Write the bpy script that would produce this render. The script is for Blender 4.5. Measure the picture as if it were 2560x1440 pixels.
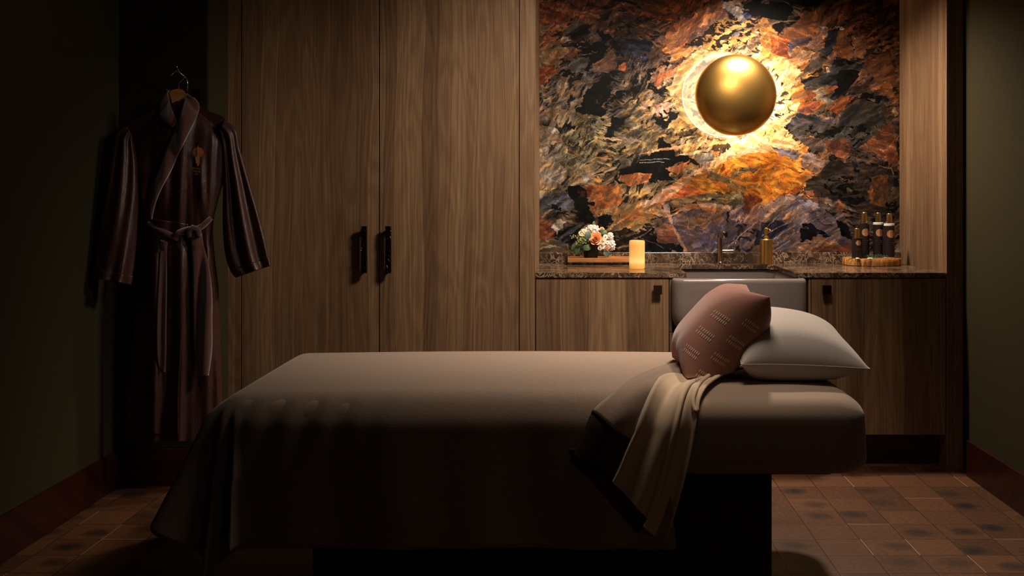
import bpy, bmesh, math, random
import numpy as np
from mathutils import Vector, Matrix

for o in list(bpy.data.objects):
    bpy.data.objects.remove(o, do_unlink=True)
SC = bpy.context.scene
COL = SC.collection
PI = math.pi
random.seed(7)

# ---------------------------------------------------------------- camera
F, CX, CY, H = 2372.0, 1425.0, 481.0, 1.283
cd = bpy.data.cameras.new('camera'); cam = bpy.data.objects.new('camera', cd); COL.objects.link(cam)
cd.sensor_width = 36.0; cd.lens = F / 2560.0 * 36.0
cd.shift_x = -(CX - 1280.0) / 2560.0
cd.shift_y = -(720.0 - CY) / 2560.0
cd.clip_start = 0.05
cam.location = (0, 0, H); cam.rotation_euler = (PI / 2, 0, 0)
SC.camera = cam

# ---------------------------------------------------------------- world, lights, exposure
vs = SC.view_settings
vs.view_transform = 'Standard'; vs.look = 'None'; vs.gamma = 1.0; vs.use_curve_mapping = False
vs.exposure = 0.12
wd = bpy.data.worlds.new('world'); SC.world = wd; wd.use_nodes = True
wd.node_tree.nodes['Background'].inputs[0].default_value = (1.0, 0.8, 0.6, 1)
wd.node_tree.nodes['Background'].inputs[1].default_value = 0.01

def light(name, kind, loc, energy, col, target=None, **kw):
    ld = bpy.data.lights.new(name, kind); ld.energy = energy; ld.color = col
    for k, v in kw.items(): setattr(ld, k, v)
    o = bpy.data.objects.new(name, ld); COL.objects.link(o); o.location = loc
    if target is not None:
        d = Vector(target) - Vector(loc)
        o.rotation_euler = d.to_track_quat('-Z', 'Y').to_euler()
    return o
WARM = (1.0, 0.82, 0.65)
# recessed ceiling spots: over the counter niche, over the table, and one washing the wardrobe doors
light('niche_downlight', 'SPOT', (0.98, 4.55, 2.52), 170, WARM, (1.06, 4.52, 0.0), spot_size=math.radians(134), spot_blend=0.8, shadow_soft_size=0.08)
light('table_downlight', 'SPOT', (0.40, 2.92, 2.52), 66, WARM, (0.20, 3.10, 0.0), spot_size=math.radians(96), spot_blend=1.0, shadow_soft_size=0.28)
light('wardrobe_wash', 'SPOT', (0.70, 3.30, 2.50), 240, WARM, (-0.1, 4.40, 1.10), spot_size=math.radians(100), spot_blend=1.0, shadow_soft_size=0.22)
light('corner_fill', 'SPOT', (1.25, 1.6, 2.45), 34, WARM, (-1.90, 3.6, 1.62), spot_size=math.radians(44), spot_blend=1.0, shadow_soft_size=0.12)  # added fill for the left wall and robe, not a known fixture
light('room_fill', 'AREA', (1.3, 0.9, 2.5), 1.0, WARM, (0.9, 2.8, 0.5), size=0.8)  # added soft fill from the front, no fixture behind it

# ---------------------------------------------------------------- helpers
def srgb(h, k=1.0):
    if isinstance(h, str):
        h = tuple(int(h[i:i+2], 16) / 255.0 for i in (0, 2, 4))
    return tuple(((c / 12.92) if c <= 0.04045 else ((c + 0.055) / 1.055) ** 2.4) * k for c in h)

def W(px, py, Y):
    return Vector(((px - CX) * Y / F, Y, H - (py - CY) * Y / F))

def tagp(o, label=None, category=None, group=None, kind=None):
    if label: o['label'] = label
    if category: o['category'] = category
    if group: o['group'] = group
    if kind: o['kind'] = kind
    return o

def thing(name, label, category, loc=(0, 0, 0), group=None):
    o = bpy.data.objects.new(name, None); COL.objects.link(o); o.location = loc
    o.empty_display_size = 0.05
    return tagp(o, label, category, group)

class MB:
    """collects geometry in world coordinates; build() links ONE mesh object"""
    def __init__(s): s.bm = bmesh.new()
    def box(s, x0, x1, y0, y1, z0, z1, bev=0.0, seg=2, rot=None, piv=None):
        g = bmesh.ops.create_cube(s.bm, size=1.0)['verts']
        for v in g:
            v.co = Vector(((x0 + x1) / 2 + v.co.x * (x1 - x0), (y0 + y1) / 2 + v.co.y * (y1 - y0), (z0 + z1) / 2 + v.co.z * (z1 - z0)))
        if bev > 0:
            es = list({e for v in g for e in v.link_edges})
            r = bmesh.ops.bevel(s.bm, geom=es, offset=bev, segments=seg, affect='EDGES', profile=0.5)
            g = list({v for v in r['verts']} | {v for v in g if v.is_valid})
        if rot is not None:
            p = piv or Vector(((x0 + x1) / 2, (y0 + y1) / 2, (z0 + z1) / 2))
            for v in g: v.co = rot @ (v.co - p) + p
        return g
    def loops(s, rings, cap0=True, cap1=True, closed=True):
        vv = [[s.bm.verts.new(p) for p in r] for r in rings]
        n = len(vv[0])
        for a, b in zip(vv[:-1], vv[1:]):
            for i in range(n if closed else n - 1):
                j = (i + 1) % n
                try: s.bm.faces.new((a[i], a[j], b[j], b[i]))
                except ValueError: pass
        if closed and cap0: s.bm.faces.new(list(reversed(vv[0])))
        if closed and cap1: s.bm.faces.new(vv[-1])
        return vv
    def lathe(s, c, prof, n=40, axis='Z', cap0=True, cap1=True):
        c = Vector(c); rings = []
        for r, h in prof:
            ring = []
            for i in range(n):
                a = 2 * PI * i / n
                if axis == 'Z': p = Vector((r * math.cos(a), r * math.sin(a), h))
                elif axis == 'Y': p = Vector((r * math.cos(a), h, r * math.sin(a)))
                else: p = Vector((h, r * math.cos(a), r * math.sin(a)))
                ring.append(c + p)
            rings.append(ring)
        s.loops(rings, cap0, cap1)
    def tube(s, pts, r, n=10, cap=True):
        pts = [Vector(p) for p in pts]; rings = []
        rr = r if isinstance(r, (list, tuple)) else [r] * len(pts)
        up = Vector((0.13, 0.31, 0.94)).normalized()
        for i, p in enumerate(pts):
            t = (pts[min(i + 1, len(pts) - 1)] - pts[max(i - 1, 0)]).normalized()
            if abs(t.dot(up)) > 0.98: up = Vector((1, 0.1, 0)).normalized()
            a = t.cross(up).normalized(); b = a.cross(t).normalized(); up = b
            rings.append([p + (a * math.cos(2 * PI * k / n) + b * math.sin(2 * PI * k / n)) * rr[i] for k in range(n)])
        s.loops(rings, cap, cap)
    def ball(s, c, r, sc=(1, 1, 1), u=14, v=10):
        g = bmesh.ops.create_uvsphere(s.bm, u_segments=u, v_segments=v, radius=1.0)['verts']
        for q in g: q.co = Vector((c[0] + q.co.x * r * sc[0], c[1] + q.co.y * r * sc[1], c[2] + q.co.z * r * sc[2]))
        return g
    def grid(s, P, nu, nv):
        vv = [[s.bm.verts.new(P(i / nu, j / nv)) for j in range(nv + 1)] for i in range(nu + 1)]
        for i in range(nu):
            for j in range(nv):
                s.bm.faces.new((vv[i][j], vv[i + 1][j], vv[i + 1][j + 1], vv[i][j + 1]))
        return vv
    def build(s, name, mat, parent=None, smooth=False, auto=None, solid=None, sub=0):
        bmesh.ops.recalc_face_normals(s.bm, faces=s.bm.faces[:])
        me = bpy.data.meshes.new(name); s.bm.to_mesh(me); s.bm.free()
        if smooth or auto:
            for p in me.polygons: p.use_smooth = True
        if auto:
            try: me.set_sharp_from_angle(angle=math.radians(auto))
            except Exception: pass
        o = bpy.data.objects.new(name, me); COL.objects.link(o)
        if mat: me.materials.append(mat)
        if parent:
            q = parent; off = Vector((0, 0, 0))
            while q: off += Vector(q.location); q = q.parent
            me.transform(Matrix.Translation(-off))
            o.parent = parent
        else:
            c = Vector((0, 0, 0)); zs = min(v.co.z for v in me.vertices)
            xs = [v.co.x for v in me.vertices]; ys = [v.co.y for v in me.vertices]
            c = Vector(((min(xs) + max(xs)) / 2, (min(ys) + max(ys)) / 2, zs))
            me.transform(Matrix.Translation(-c)); o.location = c
        if solid:
            m = o.modifiers.new('thickness', 'SOLIDIFY'); m.thickness = solid; m.offset = 0
        if sub:
            m = o.modifiers.new('subdivision', 'SUBSURF'); m.levels = sub; m.render_levels = sub
        return o

def copy_tree(o, parent=None):
    c = o.copy(); COL.objects.link(c); c.parent = parent
    for ch in list(o.children): copy_tree(ch, c)
    return c

# ---------------------------------------------------------------- materials
def M(name, col=(0.5, 0.5, 0.5), rough=0.5, metal=0.0, **kw):
    m = bpy.data.materials.new(name); m.use_nodes = True
    b = m.node_tree.nodes['Principled BSDF']
    b.inputs['Base Color'].default_value = (*col, 1); b.inputs['Roughness'].default_value = rough
    b.inputs['Metallic'].default_value = metal
    for k, v in kw.items(): b.inputs[k.replace('_', ' ')].default_value = v
    return m
class NT:
    def __init__(s, m): s.t = m.node_tree; s.b = s.t.nodes['Principled BSDF']
    def n(s, typ, **kw):
        x = s.t.nodes.new(typ)
        for k, v in kw.items():
            if k.startswith('i_'):
                key = k[2:]
                key = int(key) if key.isdigit() else key.replace('_', ' ')
                x.inputs[key].default_value = v
            else: setattr(x, k, v)
        return x
    def l(s, a, b): s.t.links.new(a, b)
    def coord(s, scale=(1, 1, 1), kind='Object', rot=(0, 0, 0), loc=(0, 0, 0)):
        tc = s.n('ShaderNodeTexCoord'); mp = s.n('ShaderNodeMapping')
        mp.inputs['Scale'].default_value = scale; mp.inputs['Rotation'].default_value = rot; mp.inputs['Location'].default_value = loc
        s.l(tc.outputs[kind], mp.inputs[0]); return mp.outputs[0]
    def noise(s, vec, scale=1, detail=4, rough=0.5, dist=0.0):
        x = s.n('ShaderNodeTexNoise', i_Scale=scale, i_Detail=detail, i_Roughness=rough, i_Distortion=dist)
        s.l(vec, x.inputs['Vector']); return x.outputs['Fac']
    def ramp(s, fac, stops, interp='LINEAR'):
        r = s.n('ShaderNodeValToRGB'); r.color_ramp.interpolation = interp
        el = r.color_ramp.elements
        while len(el) > 1: el.remove(el[-1])
        el[0].position = stops[0][0]; el[0].color = (*stops[0][1], 1)
        for p, c in stops[1:]:
            e = el.new(p); e.color = (*c, 1)
        s.l(fac, r.inputs[0]); return r.outputs[0]
    def mix(s, fac, a, b, mode='MIX'):
        x = s.n('ShaderNodeMix', data_type='RGBA', blend_type=mode)
        for sock, v in ((x.inputs[0], fac), (x.inputs[6], a), (x.inputs[7], b)):
            if isinstance(v, (int, float)): sock.default_value = v
            elif isinstance(v, tuple): sock.default_value = (*v, 1)
            else: s.l(v, sock)
        return x.outputs[2]
    def math(s, op, a, b=0.0, c=None):
        x = s.n('ShaderNodeMath', operation=op)
        for i, v in enumerate((a, b) if c is None else (a, b, c)):
            if isinstance(v, (int, float)): x.inputs[i].default_value = v
            else: s.l(v, x.inputs[i])
        return x.outputs[0]
    def base(s, c): s.l(c, s.b.inputs['Base Color'])
    def bump(s, h, strength=0.2, dist=0.01):
        x = s.n('ShaderNodeBump', i_Strength=strength, i_Distance=dist); s.l(h, x.inputs['Height']); s.l(x.outputs[0], s.b.inputs['Normal'])

def wood(name, tone, rough=0.45, horiz=False, seed=0.0, k=1.0, gs=1.0):
    """veneer with upright grain, laid in strips that differ a little in tone"""
    m = M(name, rough=rough); t = NT(m)
    d, c, l = [tuple(v * k for v in srgb(x)) for x in tone]
    v = t.coord((1, 1, 1), rot=(0, PI / 2 if horiz else 0, 0), loc=(seed, seed * 0.37, 0))
    sep = t.n('ShaderNodeSeparateXYZ'); t.l(v, sep.inputs[0])
    xy = t.math('ADD', sep.outputs[0], t.math('MULTIPLY', sep.outputs[1], 0.83))
    # wandering
    cmb = t.n('ShaderNodeCombineXYZ'); t.l(xy, cmb.inputs[0]); t.l(t.math('MULTIPLY', sep.outputs[2], 0.16), cmb.inputs[2])
    w = t.noise(cmb.outputs[0], 5.0 * gs, 2, 0.5)
    xw = t.math('ADD', xy, t.math('MULTIPLY', w, 0.10 / gs))
    cm2 = t.n('ShaderNodeCombineXYZ'); t.l(t.math('MULTIPLY', xw, 110.0 * gs), cm2.inputs[0]); t.l(t.math('MULTIPLY', sep.outputs[2], 0.55), cm2.inputs[2])
    g1 = t.noise(cm2.outputs[0], 1.0, 4, 0.58, 0.1)
    cm3 = t.n('ShaderNodeCombineXYZ'); t.l(t.math('MULTIPLY', xw, 240.0 * gs), cm3.inputs[0]); t.l(t.math('MULTIPLY', sep.outputs[2], 9.0), cm3.inputs[2])
    g2 = t.noise(cm3.outputs[0], 1.0, 3, 0.6)
    # cathedral figure
    cm4 = t.n('ShaderNodeCombineXYZ'); t.l(t.math('MULTIPLY', xy, 7.0 * gs), cm4.inputs[0]); t.l(t.math('MULTIPLY', sep.outputs[2], 0.9), cm4.inputs[2])
    big = t.noise(cm4.outputs[0], 1.0, 2, 0.4)
    rings = t.math('SINE', t.math('MULTIPLY', big, 75.0))
    # strips
    br = t.math('FLOOR', t.math('MULTIPLY', xw, 16.0 * gs))
    wn = t.n('ShaderNodeTexWhiteNoise', noise_dimensions='1D'); t.l(br, wn.inputs['W'])
    f = t.math('ADD', t.math('MULTIPLY_ADD', g1, 0.55, 0.22), t.math('MULTIPLY', wn.outputs['Value'], 0.20))
    f = t.math('ADD', f, t.math('MULTIPLY', rings, 0.040))
    f = t.math('ADD', f, t.math('MULTIPLY', t.math('SUBTRACT', g2, 0.5), 0.24))
    fr = t.math('SUBTRACT', t.math('MULTIPLY', xw, 16.0 * gs), br)
    ln = t.math('MULTIPLY', t.math('LESS_THAN', fr, 0.035), t.math('MULTIPLY', t.math('GREATER_THAN', wn.outputs['Value'], 0.55), t.math('MULTIPLY', t.noise(cm4.outputs[0], 0.8, 1), 0.34)))
    f = t.math('ADD', f, ln)
    colr = t.ramp(f, [(0.34, d), (0.50, tuple(.62 * p + .38 * q for p, q in zip(c, d))), (0.60, c), (0.72, tuple(.6 * p + .4 * q for p, q in zip(c, l))), (0.86, l)])
    t.base(colr); t.bump(g2, 0.08, 0.002)
    return m
WOOD = ('4a3624', '735840', '9a7e5c')
m_wood = wood('veneer', WOOD)
m_wood2 = wood('veneer_side', WOOD, seed=3.7, gs=1.6)
m_woodb = wood('veneer_base', WOOD, seed=9.1)
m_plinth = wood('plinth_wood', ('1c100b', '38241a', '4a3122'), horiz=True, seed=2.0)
m_mahog = wood('mahogany', ('2a0d08', '4c1c10', '6a2c18'), rough=0.35, horiz=True, seed=5.0, k=0.4)
m_paint = M('olive_paint', srgb('383322'), 0.85, Specular_IOR_Level=0.1)
t = NT(m_paint); v = t.coord((1, 1, 1)); t.bump(t.noise(v, 220, 2), 0.05, 0.002)
m_paint_shade = M('shaded_wall_paint', srgb('0e0c09'), 0.9)  # olive wall in shade: the shade is put into this near-black colour
m_ceil = M('ceiling_paint', srgb('4a443a'), 0.9)

def floor_mat():
    m = M('end_grain_block', rough=0.42); t = NT(m)
    tc = t.n('ShaderNodeTexCoord'); sep = t.n('ShaderNodeSeparateXYZ'); t.l(tc.outputs['Object'], sep.inputs[0])
    u = t.math('DIVIDE', t.math('SUBTRACT', sep.outputs[0], 0.0825), 0.165)
    v = t.math('DIVIDE', t.math('SUBTRACT', sep.outputs[1], 0.079), 0.156)
    iu = t.math('FLOOR', u); iv = t.math('FLOOR', v)
    fu = t.math('SUBTRACT', u, iu); fv = t.math('SUBTRACT', v, iv)
    cell = t.n('ShaderNodeCombineXYZ'); t.l(iu, cell.inputs[0]); t.l(iv, cell.inputs[1])
    wn = t.n('ShaderNodeTexWhiteNoise', noise_dimensions='3D'); t.l(cell.outputs[0], wn.inputs['Vector'])
    sc = t.n('ShaderNodeSeparateColor'); t.l(wn.outputs['Color'], sc.inputs[0])
    cu = t.math('MULTIPLY_ADD', sc.outputs[0], 0.5, 0.25); cv = t.math('MULTIPLY_ADD', sc.outputs[1], 0.5, 0.25)
    du = t.math('SUBTRACT', fu, cu); dv = t.math('SUBTRACT', fv, cv)
    nv = t.n('ShaderNodeTexNoise', i_Scale=14.0, i_Detail=4.0); t.l(tc.outputs['Object'], nv.inputs['Vector'])
    r = t.math('SQRT', t.math('ADD', t.math('MULTIPLY', du, du), t.math('MULTIPLY', t.math('MULTIPLY', dv, dv), 1.6)))
    r = t.math('ADD', r, t.math('MULTIPLY', t.math('SUBTRACT', nv.outputs['Fac'], 0.5), 0.22))
    knot = t.ramp(r, [(0.0, (1, 1, 1)), (0.15, (.75, .75, .75)), (0.46, (0, 0, 0))], 'EASE')
    has = t.math('MULTIPLY', t.math('GREATER_THAN', sc.outputs[2], 0.35), t.math('MULTIPLY_ADD', sc.outputs[2], 0.9, 0.15))
    knot = t.math('MULTIPLY', knot, has)
    rings = t.math('SINE', t.math('MULTIPLY', r, 110.0))
    fine = t.n('ShaderNodeTexNoise', i_Scale=60.0, i_Detail=6.0, i_Roughness=0.7); t.l(tc.outputs['Object'], fine.inputs['Vector'])
    tone = t.math('ADD', t.math('MULTIPLY', wn.outputs['Value'], 0.28), t.math('ADD', t.math('MULTIPLY', rings, 0.045), t.math('MULTIPLY', fine.outputs['Fac'], 0.55)))
    c = t.ramp(tone, [(0.15, srgb('402818')), (0.5, srgb('623f27')), (0.9, srgb('7e5838'))])
    c = t.mix(knot, c, srgb('1c1512'))
    eu = t.math('MINIMUM', fu, t.math('SUBTRACT', 1.0, fu)); ev = t.math('MINIMUM', fv, t.math('SUBTRACT', 1.0, fv))
    e = t.math('MINIMUM', eu, ev)
    j = t.math('LESS_THAN', e, 0.011)
    c = t.mix(j, c, srgb('2c1c12'))
    lj = t.math('MAXIMUM', t.math('MULTIPLY', t.math('LESS_THAN', fu, 0.014), t.math('GREATER_THAN', sc.outputs[0], 0.86)), t.math('MULTIPLY', t.math('LESS_THAN', fv, 0.014), t.math('GREATER_THAN', sc.outputs[1], 0.88)))
    c = t.mix(lj, c, srgb('b09a80'))  # reflections along a few joints, painted into the colour
    t.base(c)
    ro = t.math('MULTIPLY_ADD', fine.outputs['Fac'], 0.25, 0.36); t.l(ro, t.b.inputs['Roughness'])
    hgt = t.math('ADD', t.math('MULTIPLY', t.math('MINIMUM', e, 0.03), 30.0), t.math('MULTIPLY', wn.outputs['Value'], 0.3))
    t.bump(hgt, 0.35, 0.002)
    return m
m_floor = floor_mat()

def marble():
    m = M('dark_marble', rough=0.14); t = NT(m)
    v = t.coord((1, 1, 1)); 
    n1 = t.noise(v, 7, 6, 0.6, 1.2)
    c = t.ramp(n1, [(0.3, srgb('17120e')), (0.5, srgb('3a2c22')), (0.7, srgb('5e4a3a'))])
    n2 = t.noise(v, 16, 5, 0.65, 2.2)
    vein = t.ramp(t.math('ABSOLUTE', t.math('SUBTRACT', n2, 0.5)), [(0.0, (1, 1, 1)), (0.012, (.7, .7, .7)), (0.035, (0, 0, 0))])
    n3 = t.noise(v, 5, 3, 0.5, 1.0)
    vein = t.mix(t.ramp(n3, [(0.4, (0, 0, 0)), (0.6, (1, 1, 1))]), (0.0, 0.0, 0.0), vein)
    n4 = t.noise(v, 42, 4, 0.7, 1.5)
    v2 = t.ramp(n4, [(0.61, (0, 0, 0)), (0.70, (.55, .55, .55))])
    c = t.mix(vein, c, srgb('b59a80')); c = t.mix(v2, c, srgb('8d7460'))
    t.base(c); return m
m_marble = marble()

def fabric(name, hexc, rough=0.9, k=1.0, var=0.12, sheen=0.3, weave=900):
    m = M(name, srgb(hexc, k), rough); m.node_tree.nodes['Principled BSDF'].inputs['Specular IOR Level'].default_value = .25; t = NT(m)
    v = t.coord((1, 1, 1))
    n = t.noise(t.coord((weave * .25, weave, weave)), 1, 2, 0.6); n2 = t.noise(t.coord((weave, weave * .25, weave)), 1, 2, 0.6)
    b = t.math('ADD', n, n2)
    base = srgb(hexc, k)
    c = t.ramp(t.math('MULTIPLY', b, 0.5), [(0.25, tuple(x * (1 - var * 1.6) for x in base)), (0.75, tuple(min(1, x * (1 + var)) for x in base))])
    t.base(c); t.bump(b, 0.25, 0.0015)
    t.b.inputs['Sheen Weight'].default_value = sheen
    return m
m_blanket = fabric('woven_blanket', '8c7767', 0.9, weave=260, var=0.16)
m_hemband = fabric('blanket_hem', '3c281e', 0.95, sheen=0.0)
m_sheet = fabric('fitted_sheet', '9a8472', 0.75, var=0.05, weave=1200)
m_cream = fabric('cream_sheet', 'd0b698', 0.75, var=0.04, weave=1200)
m_pillow = fabric('oat_pillow_fabric', 'bdb2ab', 0.92, var=0.10, weave=420)
m_brass = M('brushed_brass', srgb('bd944e'), 0.36, 0.98)
t = NT(m_brass); t.bump(t.noise(t.coord((1, 1, 500)), 3, 3, 0.6), 0.03, 0.001)
m_brass2 = M('satin_gold', srgb('e0b870'), 0.30, 1.0)
m_chrome = M('nickel', srgb('b9aca0'), 0.16, 1.0)
m_porc = M('grey_fireclay', srgb('746a66'), 0.14)
m_bronze = M('hammered_bronze', srgb('1c1411'), 0.22, 0.8)
t = NT(m_bronze); vo = t.n('ShaderNodeTexVoronoi', i_Scale=95.0, feature='SMOOTH_F1'); t.l(t.coord((1, 1, 1)), vo.inputs['Vector'])
t.bump(t.math('ADD', vo.outputs['Distance'], t.noise(t.coord((1, 1, 1)), 60, 2)), 1.0, 0.006)
m_knob2 = M('smoked_bronze', srgb('2c2318'), 0.35, 0.7)
m_black = M('black_laminate', srgb('0b0908'), 0.5)
m_glass = M('clear_glass', (1, 1, 1), 0.02, Transmission_Weight=1.0, IOR=1.45)

def box_obj(name, x0, x1, y0, y1, z0, z1, mat, parent=None, bev=0.0, seg=2):
    b = MB(); b.box(x0, x1, y0, y1, z0, z1, bev, seg); return b.build(name, mat, parent)
def struct(o): o['kind'] = 'structure'; return o

# ---------------------------------------------------------------- room shell
XL_, XR_ = -1.976, 1.807
YB = 5.03           # wall behind the niche
YF_ = 4.40          # face of the joinery
CEIL = 2.56
WL = 4.155          # face of the short wall behind the robe
YN = -1.2
struct(box_obj('floor', -2.15, 2.05, YN, 5.2, -0.06, 0.0, m_floor)).location
# keep the floor's own coordinates equal to the room's
fo = bpy.data.objects['floor']; fo.data.transform(Matrix.Translation(fo.location)); fo.location = (0, 0, 0)
struct(box_obj('ceiling', -2.15, 2.05, YN, 5.2, CEIL, CEIL + 0.06, m_ceil))
struct(box_obj('wall_left', XL_ - 0.1, XL_, YN, 5.13, 0, CEIL, m_paint))
struct(box_obj('wall_right', XR_, XR_ + 0.1, YN, 4.293, 0, CEIL, m_paint))
struct(box_obj('wall_right_return', XR_ + 0.025, XR_ + 0.1, 4.293, 5.13, 0, CEIL, m_paint))
struct(box_obj('wall_front', -2.1, 1.95, YN - 0.1, YN, 0, CEIL, m_paint))
struct(box_obj('wall_back', -1.98, XR_ + 0.025, YB, YB + 0.1, 0, CEIL, m_paint))
struct(box_obj('wall_back_left', XL_, -1.588, WL + 0.012, YF_ + 0.02, 0, CEIL, m_paint))
struct(box_obj('wall_shade_face', XL_ + 0.002, -1.590, WL, WL + 0.012, 0.165, CEIL - 0.002, m_paint_shade))  # thin skin on the short wall, coloured near-black for its shade
struct(box_obj('baseboard_left', XL_, XL_ + 0.014, YN, WL, 0, 0.163, m_mahog, bev=0.003))
struct(box_obj('baseboard_right', XR_ - 0.014, XR_, YN, 4.293, 0, 0.163, m_mahog, bev=0.003))
struct(box_obj('baseboard_back', XL_ + 0.014, -1.588, WL - 0.014, WL + 0.012, 0, 0.163, m_mahog, bev=0.003))

# ---------------------------------------------------------------- mural (printed wallcovering)
def _hash_lattice(seed, n=256):
    return np.random.RandomState(seed).rand(n, n).astype(np.float32)
_L = {}
def vnoise(x, y, seed):
    if seed not in _L: _L[seed] = _hash_lattice(seed)
    g = _L[seed]; xi = np.floor(x).astype(int); yi = np.floor(y).astype(int)
    fx = x - xi; fy = y - yi; fx = fx * fx * (3 - 2 * fx); fy = fy * fy * (3 - 2 * fy)
    a = g[xi & 255, yi & 255]; b = g[(xi + 1) & 255, yi & 255]; c = g[xi & 255, (yi + 1) & 255]; d = g[(xi + 1) & 255, (yi + 1) & 255]
    return (a * (1 - fx) + b * fx) * (1 - fy) + (c * (1 - fx) + d * fx) * fy
def fbm(x, y, seed, octv=4, gain=0.55):
    s = 0; a = 1.0; tot = 0
    for o in range(octv):
        s = s + a * vnoise(x * 2 ** o + o * 17.3, y * 2 ** o + o * 9.1, seed + o); tot += a; a *= gain
    return s / tot
def paint_mural(X, Y):
    """X, Y in the mural's own units (1 unit = 2.1 mm), returns linear rgb"""
    w1x = (fbm(X / 46, Y / 46, 11) - .5) * 26; w1y = (fbm(X / 46, Y / 46, 21) - .5) * 26
    w2x = (fbm(X / 13, Y / 10, 31, 3, .55) - .5) * 19; w2y = (fbm(X / 13, Y / 10, 41, 3, .55) - .5) * 15
    WX, WY = X + w1x + w2x, Y + w1y + w2y
    def hexrgb(h): return np.array([int(h[i:i + 2], 16) / 255.0 for i in (0, 2, 4)], np.float32)
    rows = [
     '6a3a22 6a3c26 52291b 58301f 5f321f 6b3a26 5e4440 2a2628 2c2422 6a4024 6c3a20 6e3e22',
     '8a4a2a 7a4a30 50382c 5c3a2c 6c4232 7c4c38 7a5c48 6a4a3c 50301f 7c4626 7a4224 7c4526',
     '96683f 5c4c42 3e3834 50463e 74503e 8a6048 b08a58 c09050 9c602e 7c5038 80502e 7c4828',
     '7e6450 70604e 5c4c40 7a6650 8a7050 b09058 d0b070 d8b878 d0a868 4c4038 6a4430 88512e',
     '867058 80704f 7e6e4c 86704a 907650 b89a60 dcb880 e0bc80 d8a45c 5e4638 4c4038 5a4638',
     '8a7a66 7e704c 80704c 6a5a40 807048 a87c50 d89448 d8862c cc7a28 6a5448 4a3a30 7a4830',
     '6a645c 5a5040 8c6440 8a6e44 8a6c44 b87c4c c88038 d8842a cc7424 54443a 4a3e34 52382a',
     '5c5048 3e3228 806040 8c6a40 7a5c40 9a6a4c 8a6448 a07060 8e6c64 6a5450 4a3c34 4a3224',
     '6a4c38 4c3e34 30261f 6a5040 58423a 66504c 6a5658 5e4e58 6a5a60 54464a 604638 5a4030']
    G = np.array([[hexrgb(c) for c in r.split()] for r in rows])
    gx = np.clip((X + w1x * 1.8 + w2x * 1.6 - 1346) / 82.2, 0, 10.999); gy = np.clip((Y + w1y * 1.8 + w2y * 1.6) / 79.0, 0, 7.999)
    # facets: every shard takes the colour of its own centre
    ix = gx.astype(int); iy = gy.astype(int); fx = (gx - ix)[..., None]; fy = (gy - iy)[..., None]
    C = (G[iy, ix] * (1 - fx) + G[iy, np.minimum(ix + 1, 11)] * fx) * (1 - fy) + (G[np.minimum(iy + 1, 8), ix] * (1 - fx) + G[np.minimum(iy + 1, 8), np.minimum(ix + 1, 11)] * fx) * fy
    def streak(ang, la, lb, seed, octv=3, gain=.52):
        a = math.radians(ang); u = X * math.cos(a) + Y * math.sin(a); v = -X * math.sin(a) + Y * math.cos(a)
        v = v + w1y * .6 + w2y * .35; u = u + w1x * .5
        return fbm(u / la, v / lb, seed, octv, gain)
    S0 = streak(-28, 46, 9, 51); S1 = streak(-40, 40, 7, 61); S2 = streak(14, 40, 7, 71); S3 = streak(-8, 50, 7, 81); N0 = fbm(WX / 14, WY / 14, 91, 3, .5)
    ST = {-28: S0, -40: S1, 14: S2, -8: S3, 0: N0}
    AW = fbm(X / 95, Y / 95, 211, 3, .5)
    def vstreak(la, lb, seed, octv=3, gain=.52):
        return np.where(AW > .56, streak(16, la, lb, seed, octv, gain), np.where(AW < .44, streak(-62, la, lb, seed, octv, gain), streak(-28, la, lb, seed, octv, gain)))
    def post(n, k=5, spread=1.0):
        q = np.clip((n - .5) * 2.4 * spread + .5, 0, 1); return np.floor(q * k) / (k - 1) * .8 + q * .2
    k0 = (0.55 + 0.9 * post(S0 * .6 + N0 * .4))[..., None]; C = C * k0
    sp = (vstreak(30, 10, 101, 4, .55) > .635 + .05 * (X > 1990) * (Y < 330))[..., None]
    C = np.where(sp & (np.abs(gx - 6) > .0)[..., None], C * .28, C)
    lt = (vstreak(30, 3.4, 131, 3) > .67)[..., None]
    sp2 = (vstreak(17, 4.0, 191, 3, .55) > .66)[..., None] & (fbm(X / 60, Y / 50, 201, 3) > .42)[..., None]
    C = np.where(sp2, C * .22, C)
    C = np.where(lt, C * .6 + hexrgb('b09078') * .4, C)
    TT = {1: (1340, 0, 4.5), 2: (1600, 0, 4.5), 3: (1900, 0, 4.5), 4: (1340, 310, 4.364), 5: (1600, 310, 4.364), 6: (1900, 310, 4.364)}
    def inside(px, py, poly, m=None):
        r = np.zeros(px.shape, bool); n = len(poly)
        for i in range(n):
            x1, y1 = poly[i]; x2, y2 = poly[(i + 1) % n]
            if y1 == y2: continue
            c = ((y1 > py) != (y2 > py)) & (px < (x2 - x1) * (py - y1) / (y2 - y1) + x1); r ^= c
        return r
    def P(tile, pts, a, b=None, st=0, rough=1.0, cover=1.0, cov_seed=0, wide=1.0):
        ox, oy, s = TT[tile]; v = [float(q) for q in pts.split()]
        poly = [(ox + v[i] / s, oy + v[i + 1] / s) for i in range(0, len(v), 2)]
        xs = [p[0] for p in poly]; ys = [p[1] for p in poly]
        j0 = max(0, np.searchsorted(X[0], min(xs) - 24)); j1 = np.searchsorted(X[0], max(xs) + 24)
        i0 = max(0, np.searchsorted(Y[:, 0], min(ys) - 24)); i1 = np.searchsorted(Y[:, 0], max(ys) + 24)
        if j1 <= j0 or i1 <= i0: return
        sl = (slice(i0, i1), slice(j0, j1))
        x = X[sl] + (w1x[sl] * .30 + w2x[sl] * .85) * rough; y = Y[sl] + (w1y[sl] * .30 + w2y[sl] * .85) * rough
        m = inside(x, y, poly)
        ca = hexrgb(a); cb = hexrgb(b) if b else ca * .66
        n = ST[st][sl]
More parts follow.
